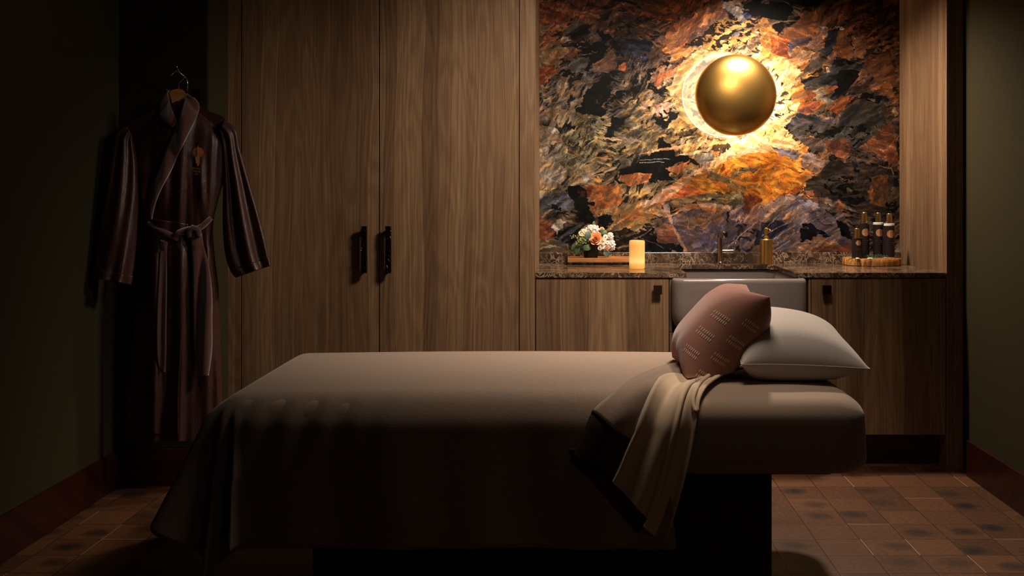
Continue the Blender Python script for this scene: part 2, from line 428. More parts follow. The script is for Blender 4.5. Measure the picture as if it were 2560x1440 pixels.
        q = post(n, 5, wide)[..., None]; col = cb * (1 - q) + ca * q
        col = col * (0.9 + 0.2 * N0[sl])[..., None]
        if cover < 1.0:
            cn = fbm(WX[sl] / 11 + cov_seed, WY[sl] / 6, 111, 3, .5) * .6 + ST[st][sl] * .4
            m = m & (cn < np.quantile(cn[m], cover) if m.any() else m)
        C[sl] = np.where(m[..., None], col, C[sl])
    def Ln(tile, pts, w, col, wob=.6):
        ox, oy, s = TT[tile]; v = [float(q) for q in pts.split()]
        p = [(ox + v[i] / s, oy + v[i + 1] / s) for i in range(0, len(v), 2)]
        c = hexrgb(col)
        for (x1, y1), (x2, y2) in zip(p[:-1], p[1:]):
            j0 = np.searchsorted(X[0], min(x1, x2) - 12); j1 = np.searchsorted(X[0], max(x1, x2) + 12)
            i0 = np.searchsorted(Y[:, 0], min(y1, y2) - 12); i1 = np.searchsorted(Y[:, 0], max(y1, y2) + 12)
            if j1 <= j0 or i1 <= i0: continue
            sl = (slice(i0, i1), slice(j0, j1)); x = X[sl] + w2x[sl] * wob * .5; y = Y[sl] + w2y[sl] * wob * .5
            dx, dy = x2 - x1, y2 - y1; L2 = dx * dx + dy * dy
            tt = np.clip(((x - x1) * dx + (y - y1) * dy) / L2, 0, 1); d = np.hypot(x - x1 - tt * dx, y - y1 - tt * dy)
            m = (d < w * (.35 + .9 * N0[sl]))[..., None]; C[sl] = np.where(m, c * .8 + C[sl] * .2, C[sl])
    K, K2 = '050404', '0f0e0d'
    # --- upper left
    P(1, '20 60 160 20 300 10 480 90 710 170 690 220 600 240 400 190 250 280 20 470', 'a2582f', '6e2f18', 14, wide=1.3)
    P(1, '300 130 710 165 700 215 480 200', 'c07a4c', '8a4526', 14)
    P(1, '20 290 200 270 100 380 20 400', 'b8946e', '90694a', -28)
    P(1, '250 380 440 260 600 260 610 380 420 470 390 400', '4a4036', K, -28, wide=1.4)
    P(1, '290 420 370 410 400 460 300 500', 'c8b094', 'a8876a')
    P(1, '20 560 380 540 340 620 230 720 20 800', 'a8845e', '7c5a3e')
    P(1, '20 770 220 740 220 830 120 920 20 960', 'bc662e', '8a401e', -40)
    P(1, '390 560 500 540 540 600 440 690 300 660', '80543f', '664030')
    P(1, '620 360 660 300 720 430 650 560 630 470', '6a5a52', '4c4440')
    P(1, '400 520 520 500 560 450 640 520 680 470 760 480 820 560 700 680 600 800 540 790 620 680 480 660 450 610 540 580', K, K2, cover=.92)
    P(1, '690 370 760 370 880 440 760 480', K, K2)
    P(1, '400 670 600 650 560 780 400 800', '625c54', '48443e', -28)
    P(1, '230 860 300 780 390 780 540 830 520 880 380 870', K, K2, cover=.7)
    P(1, '650 740 840 560 900 650 900 760 810 820 640 820', '946c50', '7a5440')
    P(1, '900 480 960 450 1300 450 1320 580 1230 680 1000 620 890 600', '3c3e5a', '14141c', 14, cover=.93)
    P(1, '820 440 900 470 960 620 890 620', K, K2, cover=.8)
    P(1, '920 740 1020 710 990 800 930 800', 'c0683c', 'a05030')
    P(1, '750 860 860 900 780 980 860 1010 790 1130 740 1200 800 1240 730 1310 560 1280 450 1275 460 1230 500 1200 530 1080 620 980', K, K2)
    P(1, '650 1130 760 1080 720 1160 670 1200', '5c4636', K, cover=.6)
    P(1, '770 1180 900 1030 1080 1000 1170 960 1190 1050 1060 1030 960 1110 860 1140 780 1210', K, K2, cover=.9)
    P(1, '750 860 830 800 930 790 900 850 840 880', K, K2, cover=.8)
    P(1, '880 1290 930 1330 1060 1290 960 1390 900 1440 820 1440 860 1360', K, K2)
    P(1, '80 1120 150 1090 160 1150 90 1150', 'c8b090', 'b09878')
    P(1, '900 320 1050 290 1040 390 960 400', '3a3028', K, cover=.7)
    P(1, '30 1240 260 1260 200 1330 60 1320', '98502e', '7c5a40', -8, cover=.6)
    # --- top middle
    P(2, '0 0 560 0 700 60 520 150 330 250 120 180 0 160', '80421f', '52281a', 14)
    P(2, '700 200 800 90 960 90 1000 190 760 330 600 480 480 500', '765248', '5c403c', -40)
    P(2, '250 570 330 300 500 230 700 110 860 150 760 260 600 360 500 520 370 690 340 600', 'c07848', '8a4c34', -40, wide=1.5)
    P(2, '500 650 700 560 1000 590 1060 620 800 640 620 760 520 880 480 1060 520 1200 700 1440 300 1440 420 1220 300 1000 430 780', 'd0ac70', 'b08c54', -28)
    P(2, '380 560 560 520 640 560 420 660 370 690', 'c88440', 'a86a38', -28)
    P(2, '520 500 700 390 800 300 900 230 1000 180 1120 260 1350 220 1350 330 1200 450 1050 540 850 570 600 520', 'c08c48', '8a6038', -28)
    P(2, '520 500 700 390 800 280 900 200 1000 240 1130 260 1350 200 1350 250 1200 420 1050 540 850 570 600 520', K, '1c1410', -28, cover=.52, cov_seed=3.3)
    P(2, '1040 420 1120 300 1180 300 1080 470', '7a6458', '685040', -40, cover=.7)
    P(2, '930 20 1000 10 1080 70 1150 90 1190 230 1130 250 1000 120 930 90', 'b0a69e', '807670', 14)
    P(2, '1130 160 1200 150 1250 210 1190 230', '525e88', '3a4468')
    P(2, '980 150 1100 190 1120 240 1000 220', K, K2, cover=.8)
    P(2, '1180 50 1350 0 1350 200 1260 190 1180 110', K, K2)
    P(2, '1110 20 1180 80 1260 130 1200 110 1130 90', 'b0a69e', '807670')
    P(2, '150 880 300 800 420 790 330 870 180 980', 'd07440', 'a85430', -28)
    P(2, '100 760 180 770 150 860 120 930 240 1030 180 1040 100 990', K, K2, cover=.85)
    P(2, '20 1150 100 1120 160 1180 40 1230', 'cc9c7c', 'b08468')
    P(2, '180 1180 380 1150 340 1280 200 1300', 'd49878', 'b87858')
    P(2, '240 1190 320 1270 460 1260 380 1340 300 1430 220 1430 140 1310 240 1300', K, K2, cover=.8)
    P(2, '230 700 330 700 300 780 250 760', K, K2, cover=.6)
    # --- upper right
    P(3, '0 200 80 210 130 330 200 380 300 480 310 650 200 640 0 640', 'c88840', 'a06028', -40)
    P(3, '110 400 200 420 200 640 120 600', 'a4562a', '743818', -40)
    P(3, '210 410 300 420 310 650 200 640', '94481f', '6a2c14', -40)
    P(3, '270 340 440 140 640 120 800 210 700 330 580 430 300 480', '96542c', '6c3a1f', -28)
    P(3, '310 480 560 400 570 450 320 590', '54424a', '3a2a28', -28, wide=1.4)
    P(3, '0 60 200 40 350 60 380 130 300 200 270 330 210 400 130 300 250 230 120 240 50 200 0 220', '060606', K)
    P(3, '290 300 420 170 470 190 330 310', '060606', K)
    P(3, '250 0 700 0 690 70 500 100 380 60', '2a2a34', K, 14)
    Ln(3, '0 300 240 240 460 230', 1.8, '8a6a48')
    P(3, '580 430 690 290 780 330 720 440 620 560 480 530', '9c684c', '80503c', -40)
    P(3, '450 560 620 600 560 680 420 740 340 700', 'c49468', 'a4744c', -28)
    P(3, '690 280 740 300 770 330 700 310', 'd0bca8', 'b09880')
    P(3, '840 290 930 320 920 355 860 310', 'b0aebc', '8c8a9a')
    P(3, '760 350 880 320 880 420 840 560 760 660 640 590 720 540 740 440', '343634', '121212', -40)
    P(3, '870 350 1000 400 1060 640 860 660 780 650 850 560', '844a26', '643418', -40)
    P(3, '480 800 600 680 740 680 700 760 520 830', '725e4c', '4a3a30')
    P(3, '150 690 350 700 470 800 380 900 330 1000 200 860', 'e0b478', 'c89858', -28)
    P(3, '460 880 620 850 780 780 860 650 1080 670 1150 740 1100 850 1040 960 900 1090 780 1130 860 1000 700 940 500 1000', '45403c', '141312', -28, wide=1.2)
    P(3, '840 880 900 790 1130 780 1080 900 980 1020 780 1120 840 1040', K, K2)
    P(3, '840 680 960 650 1090 690 960 720 860 760', K, K2, cover=.8)
    P(3, '780 960 870 960 820 1030 740 1060', 'a85630', '88401f')
    P(3, '340 1000 460 900 520 1010 640 1090 500 1150 380 1180', 'd89040', 'b87030', -28)
    P(3, '520 1010 620 1060 600 1130 520 1130', 'c46c38', 'a04c28')
    P(3, '840 1100 1040 1100 980 1180 880 1290 750 1240', 'b05c2a', '8a431f', -28)
    P(3, '470 1150 700 1130 690 1230 500 1290 420 1260', 'c46830', '8a4838', -28)
    P(3, '1040 480 1110 400 1180 480 1240 600 1180 660 1090 660', '9c6030', '804622', -40)
    P(3, '1200 680 1460 560 1520 850 1400 1080 1280 900 1190 760', '925630', '70381c', -28)
    Ln(3, '1200 690 1440 565 1490 700 1515 760', 1.0, '241810'); Ln(3, '1040 650 1200 665', 1.2, '30201a')
    P(3, '1180 560 1300 540 1240 640 1200 660', '3c2c20', '281c14')
    P(3, '850 1440 900 1300 1000 1180 1180 1150 1400 1130 1440 1200 1400 1440', '4c443a', '2c2824', -28, wide=1.3)
    P(3, '1050 1140 1180 1050 1370 1080 1330 1170 1180 1130', K, K2, cover=.85)
    P(3, '1480 1260 1530 1210 1560 1290 1500 1300', 'b89870', '987850')
    P(3, '380 1440 260 1440 420 1280 560 1290 820 1340 860 1440', '5c4e54', '2a2628', 14, wide=1.5)
    P(3, '620 1290 830 1330 820 1345 640 1320', 'c89878', 'a87858')
    # --- lower left
    P(4, '20 10 200 20 300 180 200 230 20 250', 'b89c78', '8a6c4c', 0, wide=1.3)
    P(4, '180 20 230 30 240 110 180 90', 'd0c0a8', 'b0a088')
    P(4, '20 310 200 350 330 500 280 650 20 830', 'b0987c', '86745e', -40, wide=1.4)
    Ln(4, '20 540 150 590 330 510', 1.3, 'c8b498'); Ln(4, '150 590 80 690', 1.3, 'c8b498'); Ln(4, '30 600 140 500 240 380', 1.0, 'c0a88c')
    P(4, '300 180 500 250 480 320 360 320', '241e1a', '5c4e3c', 14, cover=.6)
    P(4, '500 240 560 180 600 190 500 260', '2a2a2e', K)
    P(4, '330 0 430 0 460 90 400 50 340 60', K, K2, cover=.7)
    P(4, '790 20 860 0 930 0 860 80 830 150 740 180 760 90', '24242a', K, -40)
    P(4, '720 160 900 130 1050 150 1170 210 1000 210 850 180', 'c8a48c', 'a08468', -8)
    P(4, '640 350 860 350 850 390 700 400', 'c09468', 'a07c54', -8, cover=.7)
    P(4, '1030 100 1160 40 1309 0 1309 40 1180 90 1060 130', '3a3a40', '5a5040', -28, cover=.75)
    P(4, '880 290 960 240 970 270 900 310', K, K2)
    P(4, '20 840 280 700 380 760 400 900 300 930 20 970', '5a5a64', '3a3836', -28, wide=1.3)
    P(4, '100 900 300 860 320 930 180 960', K, K2, cover=.5)
    P(4, '530 680 620 650 950 700 930 860 700 980 640 930 600 820 540 790', 'b06a36', '8a5028', 0, wide=1.3)
    P(4, '540 690 610 680 600 820 550 800', '8a3e20', '6c2c16')
    P(4, '620 620 670 580 720 610 700 650', 'd09048', 'b87838')
    P(4, '430 590 510 580 520 640 460 640', 'c08c50', 'a07440', cover=.7)
    P(4, '480 550 540 560 610 630 560 630', '9a9690', '6a6864')
    P(4, '340 680 480 670 550 730 560 800 560 860 640 860 620 1000 640 1090 540 1110 430 990 440 900 330 760', K, K2)
    P(4, '440 740 530 740 530 800 470 800', '6a3a22', '44281a', cover=.6)
    P(4, '570 890 650 900 640 970 590 940', '8a4e30', '6c3a24')
    P(4, '650 1000 780 990 880 1010 850 1090 760 1150 680 1120', K, K2, cover=.9)
    P(4, '640 940 960 900 1309 800 1309 1000 1100 1190 880 1130 760 1160 880 1040', 'b08048', '86643a', -28, wide=1.3)
    P(4, '900 1060 1000 950 1309 810 1309 900 1100 1020 900 1090', 'c8823f', '9a5c30', -28, wide=1.4)
    P(4, '880 620 920 500 1100 430 1309 400 1309 640 1240 620 1240 560 1080 560 900 560 960 670', K, K2)
    P(4, '920 560 1100 540 1250 550 1230 640 1060 680 970 660', 'd08048', 'a05828', -28)
    P(4, '20 1020 180 1080 180 1200 100 1250 20 1250', '844e36', '6a3a28', -28)
    P(4, '20 1250 300 1260 400 1400 20 1400', '78624a', '5a4a38', -28)
    P(4, '40 1010 180 920 200 930 60 1030', 'b8926a', '8a6c50')
    P(4, '180 1120 240 1040 330 1060 270 1120 210 1210 190 1170', 'c8beb4', '9a9088')
    P(4, '220 1210 330 1110 540 1100 460 1200 380 1330 280 1300 230 1240', '3a3a3c', K, -40, wide=1.6)
    P(4, '800 1190 1000 1120 1110 1200 1240 1140 1309 1170 1309 1400 820 1400', '6a5238', K, -8, wide=1.2)
    P(4, '800 1190 1000 1120 1110 1200 1240 1140 1309 1170 1309 1400 820 1400', K, '241a14', -8, cover=.6)
    Ln(4, '1080 1250 1200 1200 1309 1110', 1.6, '9a785c'); Ln(4, '1060 1240 1180 1280 1309 1360', 1.2, '6a5450')
    P(4, '20 1350 150 1310 280 1370 160 1340 30 1370', 'c0b4a4', '9a8c7c')
    P(4, '40 1240 40 1290 60 1260', 'd0ccc8', 'b0aca8'); P(4, '100 1240 130 1270 110 1280', 'd0ccc8', 'b0aca8')
    # --- lower middle
    P(5, '200 150 230 150 330 240 400 330 560 370 640 430 640 470 560 450 500 470 460 400 280 490 330 560 400 600 200 600 120 620 100 560 0 520 0 360 180 290 330 300 190 280', K, K2)
    P(5, '400 60 560 70 740 120 900 160 1000 240 940 300 800 300 600 250 480 230', '2c2018', 'c09858', -8, cover=.6, wide=1.6)
    P(5, '790 230 990 210 1000 260 920 310 800 290', '2a1c12', '3c2818', -8, cover=.85)
    P(5, '600 320 800 300 800 390 700 450 640 440', '8a8074', '5a544c', -8)
    P(5, '400 330 620 300 780 310 560 350 460 350', 'd8c098', '3a3024', -8, wide=1.6)
    P(5, '800 310 880 300 880 330 810 360', 'd07a3c', 'b06030')
    P(5, '0 320 150 280 400 240 560 200 560 225 400 275 150 310 0 326', 'e0a878', 'd08c58', -8)
    P(5, '280 490 450 440 540 390 480 500 400 540 300 520', 'd87c48', 'a85c38', -28)
    P(5, '500 440 620 440 640 480 520 490', 'a08048', '806038')
    P(5, '0 560 120 550 90 640 0 680', 'cc7c48', 'a45c34')
    P(5, '120 610 230 610 210 650 130 650', 'a8a090', K, cover=.5)
    Ln(5, '0 400 160 380 320 385', 1.2, 'b8a898'); Ln(5, '0 430 180 410 260 420', 1.4, 'b8a898')
    P(5, '330 800 500 650 740 500 960 400 1300 290 1571 330 1571 800 1480 830 1220 890 1150 760 1000 720 740 760 500 800 330 830', 'e08a28', 'c06a1c', 0, wide=.9)
    P(5, '330 800 480 650 620 700 680 760 500 800', 'c8602c', '9a4420', 0)
    P(5, '740 500 860 540 970 590 1150 690 1200 760 1000 740 960 650 730 600', '8a6638', '6a4c2c', 14)
    P(5, '860 480 900 450 950 560 880 530', 'c06020', '9a4818')
    P(5, '970 590 1000 540 1180 470 1250 480 1330 540 1200 510 1010 600', '8c6c48', '6c5038', -28)
    Ln(5, '740 490 960 590 1000 540', 1.0, 'd8b078'); Ln(5, '1150 560 1150 640', .8, '7a3c14'); Ln(5, '1180 700 1300 760 1420 830', 1.2, '8a4418')
    P(5, '1150 760 1240 780 1440 820 1220 890 1150 960 1130 860', 'a8501f', '7c3818')
    P(5, '0 880 130 800 330 660 640 480 800 390 1050 220 1100 150 1200 110 1571 -40 1571 60 1300 190 1000 350 740 500 500 650 330 800 250 880 0 960', 'e8ae84', 'c07e52', -28, wide=1.3)
    P(5, '800 390 1050 220 1200 110 1571 -40 1571 320 1300 290 1000 380 740 500', 'e8c088', 'd09c58', -28, wide=1.2)
    P(5, '0 920 200 870 250 880 0 1100', 'b07c48', '8c6038', -28, wide=1.3)
    P(5, '330 840 500 800 740 760 950 760 1130 800 1150 860 1000 920 900 880 600 860 350 930', '8c7246', '66523a', -8, wide=1.2)
    P(5, '690 820 960 790 1100 720 1130 800 960 810 720 830', 'd0b078', '9c8048', -28)
    P(5, '760 815 790 815 800 845 770 845', K)
    P(5, '200 1100 250 1040 600 930 940 920 1130 930 1200 900 1500 800 1571 780 1571 1440 480 1440 420 1300 330 1100', '7e605a', '544446', -28, wide=1.3)
    P(5, '380 1090 560 1000 900 920 900 1020 700 1110 460 1140', '8a6444', '6a4c3c', -28)
    P(5, '560 1110 800 1040 640 1110', 'b07850', '986444')
    P(5, '420 1150 700 1140 940 1000 1100 1080 900 1330 520 1390', '70585c', '50444e', -28, wide=1.2)
    P(5, '200 1130 330 1100 420 1290 350 1310 190 1290', '7a4c3a', '643c2e')
    P(5, '0 1180 140 1130 170 1220 190 1300 430 1310 490 1400 0 1400', K, '18141a', cover=.93)
    Ln(5, '0 1230 120 1150', 1.6, 'a88068'); Ln(5, '0 1240 180 1310 260 1360', 1.2, '6a5450')
    P(5, '250 880 310 860 330 1000 360 1100 470 1290 520 1390 480 1390 430 1290 330 1100 290 1000', 'b89078', '98705c', -28, rough=.5)
    P(5, '200 1050 580 880 800 860 1000 890 1000 920 800 900 600 910 300 1020', 'e0ae8c', 'b88060', -28, rough=.6)
    P(5, '330 950 560 890 650 900 700 935 850 950 900 910 700 905', 'd0803c', 'b06430', -28, rough=.6)
    P(5, '1150 1000 1220 890 1500 790 1571 790 1571 850 1400 1000 1250 1100 1120 1080', 'b08878', '8a6058', -28, wide=1.2)
    P(5, '1000 920 1130 850 1120 930 1160 1000 1080 1080 960 1010', 'a88074', '80605a', -28)
    P(5, '1050 1040 1180 1100 1060 1150', K, '3a3238', cover=.6)
    P(5, '1120 1100 1300 1160 1571 1200 1571 1400 900 1400 1050 1200', K, '221f28', 0, cover=.26, cov_seed=5)
    P(5, '940 980 960 960 970 1070 950 1080', K)
    Ln(5, '1150 1170 1040 1270 960 1330', 1.7, 'c09080', .3); Ln(5, '1260 1080 1150 1170', 1.7, 'b08070', .3); Ln(5, '780 1400 860 1350', 1.2, 'b8b0c0', .3)
    Ln(5, '470 1070 520 1020 530 1140 545 1200', .8, 'b88870'); P(5, '780 1270 860 1290 830 1320', '7480b8', '5a64a0')
    Ln(5, '1400 1140 1571 1000', 1.2, 'b8a098', .3); Ln(5, '1450 1400 1571 1310', 1.6, 'c0a898', .3)
    # --- lower right
    P(6, '0 0 250 0 350 160 430 270 250 300 0 320', 'e8c080', 'd09850', -28, wide=1.2)
    P(6, '260 20 450 0 1330 0 1250 120 1100 240 1000 260 700 150 400 130 340 100', '4e463c', '2a2622', -28, wide=1.3)
    P(6, '260 20 450 0 700 20 1330 0 1250 100 1000 240 700 140 400 110 340 100', K, K2, -28, cover=.30, cov_seed=8)
    P(6, '400 130 700 160 720 300 600 320 460 240', '6a5448', '463a36', -28, wide=1.3)
    P(6, '700 180 980 170 1000 280 900 350 740 310', '74402a', '5a3020', 14)
    P(6, '820 320 980 310 930 370 840 360', 'a85c34', '844428')
    P(6, '1080 270 1300 80 1350 0 1450 0 1480 200 1520 470 1300 350', '8c5230', '683820', 14, wide=1.3)
    P(6, '1480 0 1530 0 1530 140 1480 100', '3a3028', K)
    P(6, '450 310 560 300 650 370 750 440 640 510 500 500 440 420', 'a88474', '7a5c50', 14, wide=1.3)
    P(6, '490 440 560 430 580 500 500 510', 'a87c4c', '8a6040')
    P(6, '500 620 700 480 800 400 1100 430 1520 500 1520 1000 1100 960 950 880 700 800 480 780', '46382c', '2a201a', -8, wide=1.4)
    P(6, '700 600 1000 560 1020 700 1160 840 1000 900 820 800 700 690', K, K2, -8, cover=.55, cov_seed=2)
    P(6, '1180 560 1400 560 1400 900 1180 860', '6c4424', '4a2c18', 0)
    P(6, '1190 670 1230 670 1230 860 1200 860', 'a06c3a', '80502c')
    P(6, '1000 440 1100 440 1080 540 1010 520', '20242a', K, cover=.7)
    P(6, '1380 840 1500 860 1480 980 1380 980', K, K2, cover=.8); P(6, '1170 580 1240 580 1230 630 1180 630', K, K2, cover=.8); P(6, '1470 500 1520 500 1520 680 1450 680', K, K2, cover=.6)
    P(6, '0 310 200 320 360 390 400 500 480 600 470 700 400 760 200 790 60 860 0 880', 'e08826', 'c4681a', 0, wide=.9)
    P(6, '200 790 400 700 470 640 470 700 400 760', 'b4541c', '8a3c18')
    Ln(6, '0 390 120 430 240 440 360 500', .9, '8a4416'); Ln(6, '320 620 350 660 330 700', .8, '8a4416'); Ln(6, '60 560 60 640 140 760', .9, 'a04c14')
    P(6, '120 250 250 270 450 320 400 390 250 340', '7a6868', '5a4c50', 14, wide=1.3)
    P(6, '0 900 200 800 380 790 500 820 640 880 800 1020 1000 1250 1000 1400 0 1400', '86706e', '5a4a4e', -28, wide=1.3)
    P(6, '0 900 200 800 380 800 420 860 280 890 60 1060 0 1080', 'b89080', '94706a', -28, wide=1.2)
    P(6, '420 830 560 850 680 910 600 940 460 900', 'a48c90', '806a70', 14)
    P(6, '0 1080 250 880 290 890 60 1110', '76624e', '5c4c40', -28, rough=.4)
    P(6, '240 1050 280 980 370 930 380 960 300 1040', 'cc946c', 'b07c58', rough=.5)
    P(6, '0 1090 180 1060 330 1100 200 1230 0 1300', '3e3848', '201c28', -28, wide=1.4)
    P(6, '440 1120 500 1080 560 1080 780 1240 640 1220 540 1290 460 1310', K, '12121c', cover=.92)
    P(6, '520 960 640 940 820 1120 700 1110', '2a2428', '6a5856', 14, cover=.5)
    P(6, '830 1060 920 1080 1010 1200 1000 1270 900 1220', K, '12121c')
    P(6, '500 740 590 730 580 770 520 780', 'c87c54', 'a86040')
    P(6, '690 870 750 820 800 860 800 900', 'a88058', '8a6444'); P(6, '820 820 960 900 970 940 840 940', 'a06038', '7c4830')
    P(6, '300 1400 480 1290 620 1220 850 1290 900 1320 800 1400', 'b08060', '825a48', 14, wide=1.3)
    P(6, '600 1340 1000 1330 1000 1400 560 1400', '8a4c34', '6a3c2c', 14)
    P(6, '1480 1320 1530 1320 1530 1400 1470 1400', 'a89878', '8a7a60')
    Ln(6, '140 1390 320 1275', 1.8, 'c8b0a0', .3); Ln(6, '110 1280 390 1100', 1.3, 'a898a8', .3); Ln(6, '20 1220 340 1060', 1.1, 'a898a8', .3); Ln(6, '60 1140 250 950', 1.1, 'b08c78', .3)
    Ln(6, '470 560 620 560 700 470', .9, 'a07c60'); Ln(6, '1300 460 1430 480 1460 540', 1.3, 'b08c60')
    # fine grit of the print
    gr = fbm(X / 2.3 + w2x * .1, Y / 2.3, 121, 2, .7); C = C * (0.93 + 0.14 * gr)[..., None]
    ck = np.abs(fbm(WX / 30, WY / 24, 141, 3, .55) - .5) < .006; C = np.where(ck[..., None], C * .45, C)
    ck = np.abs(fbm(WX / 36 + 5, WY / 26, 151, 3, .55) - .5) < .005; C = np.where(ck[..., None], np.minimum(1, C * 1.4 + .06), C)
    C = np.clip(C, 0, 1)
    fs = post(vstreak(26, 6, 171, 3, .5), 4, 1.5); C = C * (.82 + .32 * fs)[..., None]
    hs = post(fbm(WX / 16, WY / 10, 181, 3, .5), 3, 1.3)[..., None]; C = C * (np.array([.93, .98, 1.10]) * (1 - hs) + np.array([1.05, 1.0, .92]) * hs)
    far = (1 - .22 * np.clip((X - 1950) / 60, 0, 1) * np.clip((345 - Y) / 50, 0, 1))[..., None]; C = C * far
    lum = C.mean(-1, keepdims=True); C = np.clip(lum + (C - lum) * .88, 0, 1) * np.array([.80, .80, .80])
    return np.where(C <= .04045, C / 12.92, ((C + .055) / 1.055) ** 2.4)

def make_mural():
    k = F / YB
    x0, x1 = -0.1613, 1.7455; z0, z1 = 0.962, CEIL
    step = 1.0 / k
    nx = int((x1 - x0) / step); nz = int((z1 - z0) / step)
    xs = np.linspace(x0, x1, nx + 1); zs = np.linspace(z1, z0, nz + 1)
    XX, ZZ = np.meshgrid(xs, zs)
    U = XX * k + CX; V = (H - ZZ) * k + CY
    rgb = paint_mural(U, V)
    nvt = (nx + 1) * (nz + 1)
    co = np.zeros((nvt, 3), np.float32); co[:, 0] = XX.ravel(); co[:, 2] = ZZ.ravel() - z0; co[:, 1] = 0
    i = np.arange(nz)[:, None] * (nx + 1) + np.arange(nx)[None, :]
    quads = np.stack([i, i + (nx + 1), i + (nx + 2), i + 1], -1).reshape(-1, 4).astype(np.int32)
    me = bpy.data.meshes.new('wall_mural')
    me.vertices.add(nvt); me.vertices.foreach_set('co', co.ravel())
    me.loops.add(len(quads) * 4); me.loops.foreach_set('vertex_index', quads.ravel())
    me.polygons.add(len(quads)); me.polygons.foreach_set('loop_start', np.arange(0, len(quads) * 4, 4, dtype=np.int32))
    me.update(calc_edges=True)
    ca = me.color_attributes.new('print', 'FLOAT_COLOR', 'POINT')
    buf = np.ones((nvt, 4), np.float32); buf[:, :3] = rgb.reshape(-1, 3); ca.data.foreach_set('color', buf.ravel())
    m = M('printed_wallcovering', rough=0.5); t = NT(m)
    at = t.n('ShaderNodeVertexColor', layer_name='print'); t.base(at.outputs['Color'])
    t.b.inputs['Specular IOR Level'].default_value = 0.1
    me.materials.append(m)
    o = bpy.data.objects.new('mural', me); COL.objects.link(o); o.location = (0, YB - 0.002, z0)
    return o
mural = make_mural()
tagp(mural, 'abstract mural of rust, black, cream and orange stone-like shapes on the niche wall', 'mural')
# ---------------------------------------------------------------- wardrobe
def xw(px): return (px - CX) * YF_ / F
def zw(py): return H - (py - CY) * YF_ / F
wr = thing('wardrobe', 'tall built-in wardrobe with two plain upright-grained wooden doors beside the bathrobe', 'wardrobe', (xw(950), YF_, 0))
box_obj('carcass', xw(571), xw(1338) - 0.02, YF_ + 0.03, YB, 0.0, CEIL - 0.002, m_black, wr)
box_obj('filler_strip', xw(569), xw(602), YF_, YF_ + 0.03, 0.0, CEIL - 0.002, m_wood, wr, 0.001)
def hammered(b, x0, x1, y0, y1, z0, z1, nx, nz, amp, seed):
    rnd = random.Random(seed)
    off = {(i, k): rnd.uniform(-amp, amp) for i in range(nx + 1) for k in range(nz + 1)}
    def Pf(u, v):
        i = round(u * nx); k = round(v * nz); e = 0 if i in (0, nx) or k in (0, nz) else 1
        jx = 0 if i in (0, nx) else rnd.uniform(-.25, .25) / nx
        jx += rnd.uniform(-.012, .012) if i in (0, nx) else 0
        return Vector((x0 + (x1 - x0) * (u + jx), y0 + off[(i, k)], z0 + (z1 - z0) * v))
    f = b.grid(Pf, nx, nz)
    bk = [[b.bm.verts.new((x0 + (x1 - x0) * i / nx, y1, z0 + (z1 - z0) * k / nz)) for k in range(nz + 1)] for i in range(nx + 1)]
    for i in range(nx):
        b.bm.faces.new((f[i][0], bk[i][0], bk[i + 1][0], f[i + 1][0])); b.bm.faces.new((f[i][nz], f[i + 1][nz], bk[i + 1][nz], bk[i][nz]))
    for k in range(nz):
        b.bm.faces.new((f[0][k], f[0][k + 1], bk[0][k + 1], bk[0][k])); b.bm.faces.new((f[nx][k], bk[nx][k], bk[nx][k + 1], f[nx][k + 1]))
    for i in range(nx):
        for k in range(nz): b.bm.faces.new((bk[i][k], bk[i][k + 1], bk[i + 1][k + 1], bk[i + 1][k]))
for (a, c, ha, hb, sd) in ((604.5, 946.8, 907, 921, 1), (949.4, 1297, 967, 981, 2)):
    d = box_obj('door', xw(a), xw(c), YF_, YF_ + 0.022, 0.012, CEIL - 0.006, m_wood, wr, 0.001)
    b = MB(); hammered(b, xw(ha), xw(hb), YF_ - 0.040, YF_ - 0.024, zw(681), zw(565), 4, 26, 0.0022, sd)
    for zz in (zw(672), zw(574)): b.box(xw(ha) + 0.006, xw(hb) - 0.006, YF_ - 0.026, YF_ + 0.001, zz - 0.008, zz + 0.008)
    b.build('handle', m_bronze, d, auto=20)
box_obj('side_panel', xw(1299), xw(1338), YF_, YB - 0.001, 0.0, CEIL - 0.002, m_wood2, wr, 0.001)

# right-hand tall panel
ep = box_obj('end_panel', xw(2366.5), xw(2408), YF_, YB - 0.001, 0.0, CEIL - 0.002, m_wood2, None, 0.001)
tagp(ep, 'tall wooden end panel lit warmly to the right of the mural and bottles', 'panel')

# ---------------------------------------------------------------- base cabinets
def base_cab(label, x0, x1, top, knob=None, kz=723.5, kmat=None, seed=0):
    t = thing('base_cabinet', label, 'cabinet', ((x0 + x1) / 2, YF_, 0), 'base cabinets under the counter')
    box_obj('body', x0 + 0.001, x1 - 0.001, YF_ + 0.028, YB - 0.002, 0.16, top - 0.003, m_black, t)
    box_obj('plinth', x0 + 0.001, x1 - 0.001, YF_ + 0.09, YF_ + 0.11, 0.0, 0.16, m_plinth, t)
    d = box_obj('door', x0 + 0.002, x1 - 0.002, YF_ + 0.005, YF_ + 0.027, 0.158, top, m_woodb, t, 0.001)
    if knob:
        kx = xw(knob); b = MB(); b.box(kx - 0.0195, kx + 0.0195, YF_ - 0.026, YF_ - 0.012, zw(kz) - 0.021, zw(kz) + 0.021, 0.0015)
        if kmat is m_bronze:
            hammered(b, kx - 0.0195, kx + 0.0195, YF_ - 0.030, YF_ - 0.026, zw(kz) - 0.021, zw(kz) + 0.021, 5, 5, 0.003, seed)
        b.box(kx - 0.007, kx + 0.007, YF_ - 0.013, YF_ + 0.006, zw(kz) - 0.007, zw(kz) + 0.007)
        b.build('knob', kmat, d, auto=20)
    return t
TOPZ = zw(696)
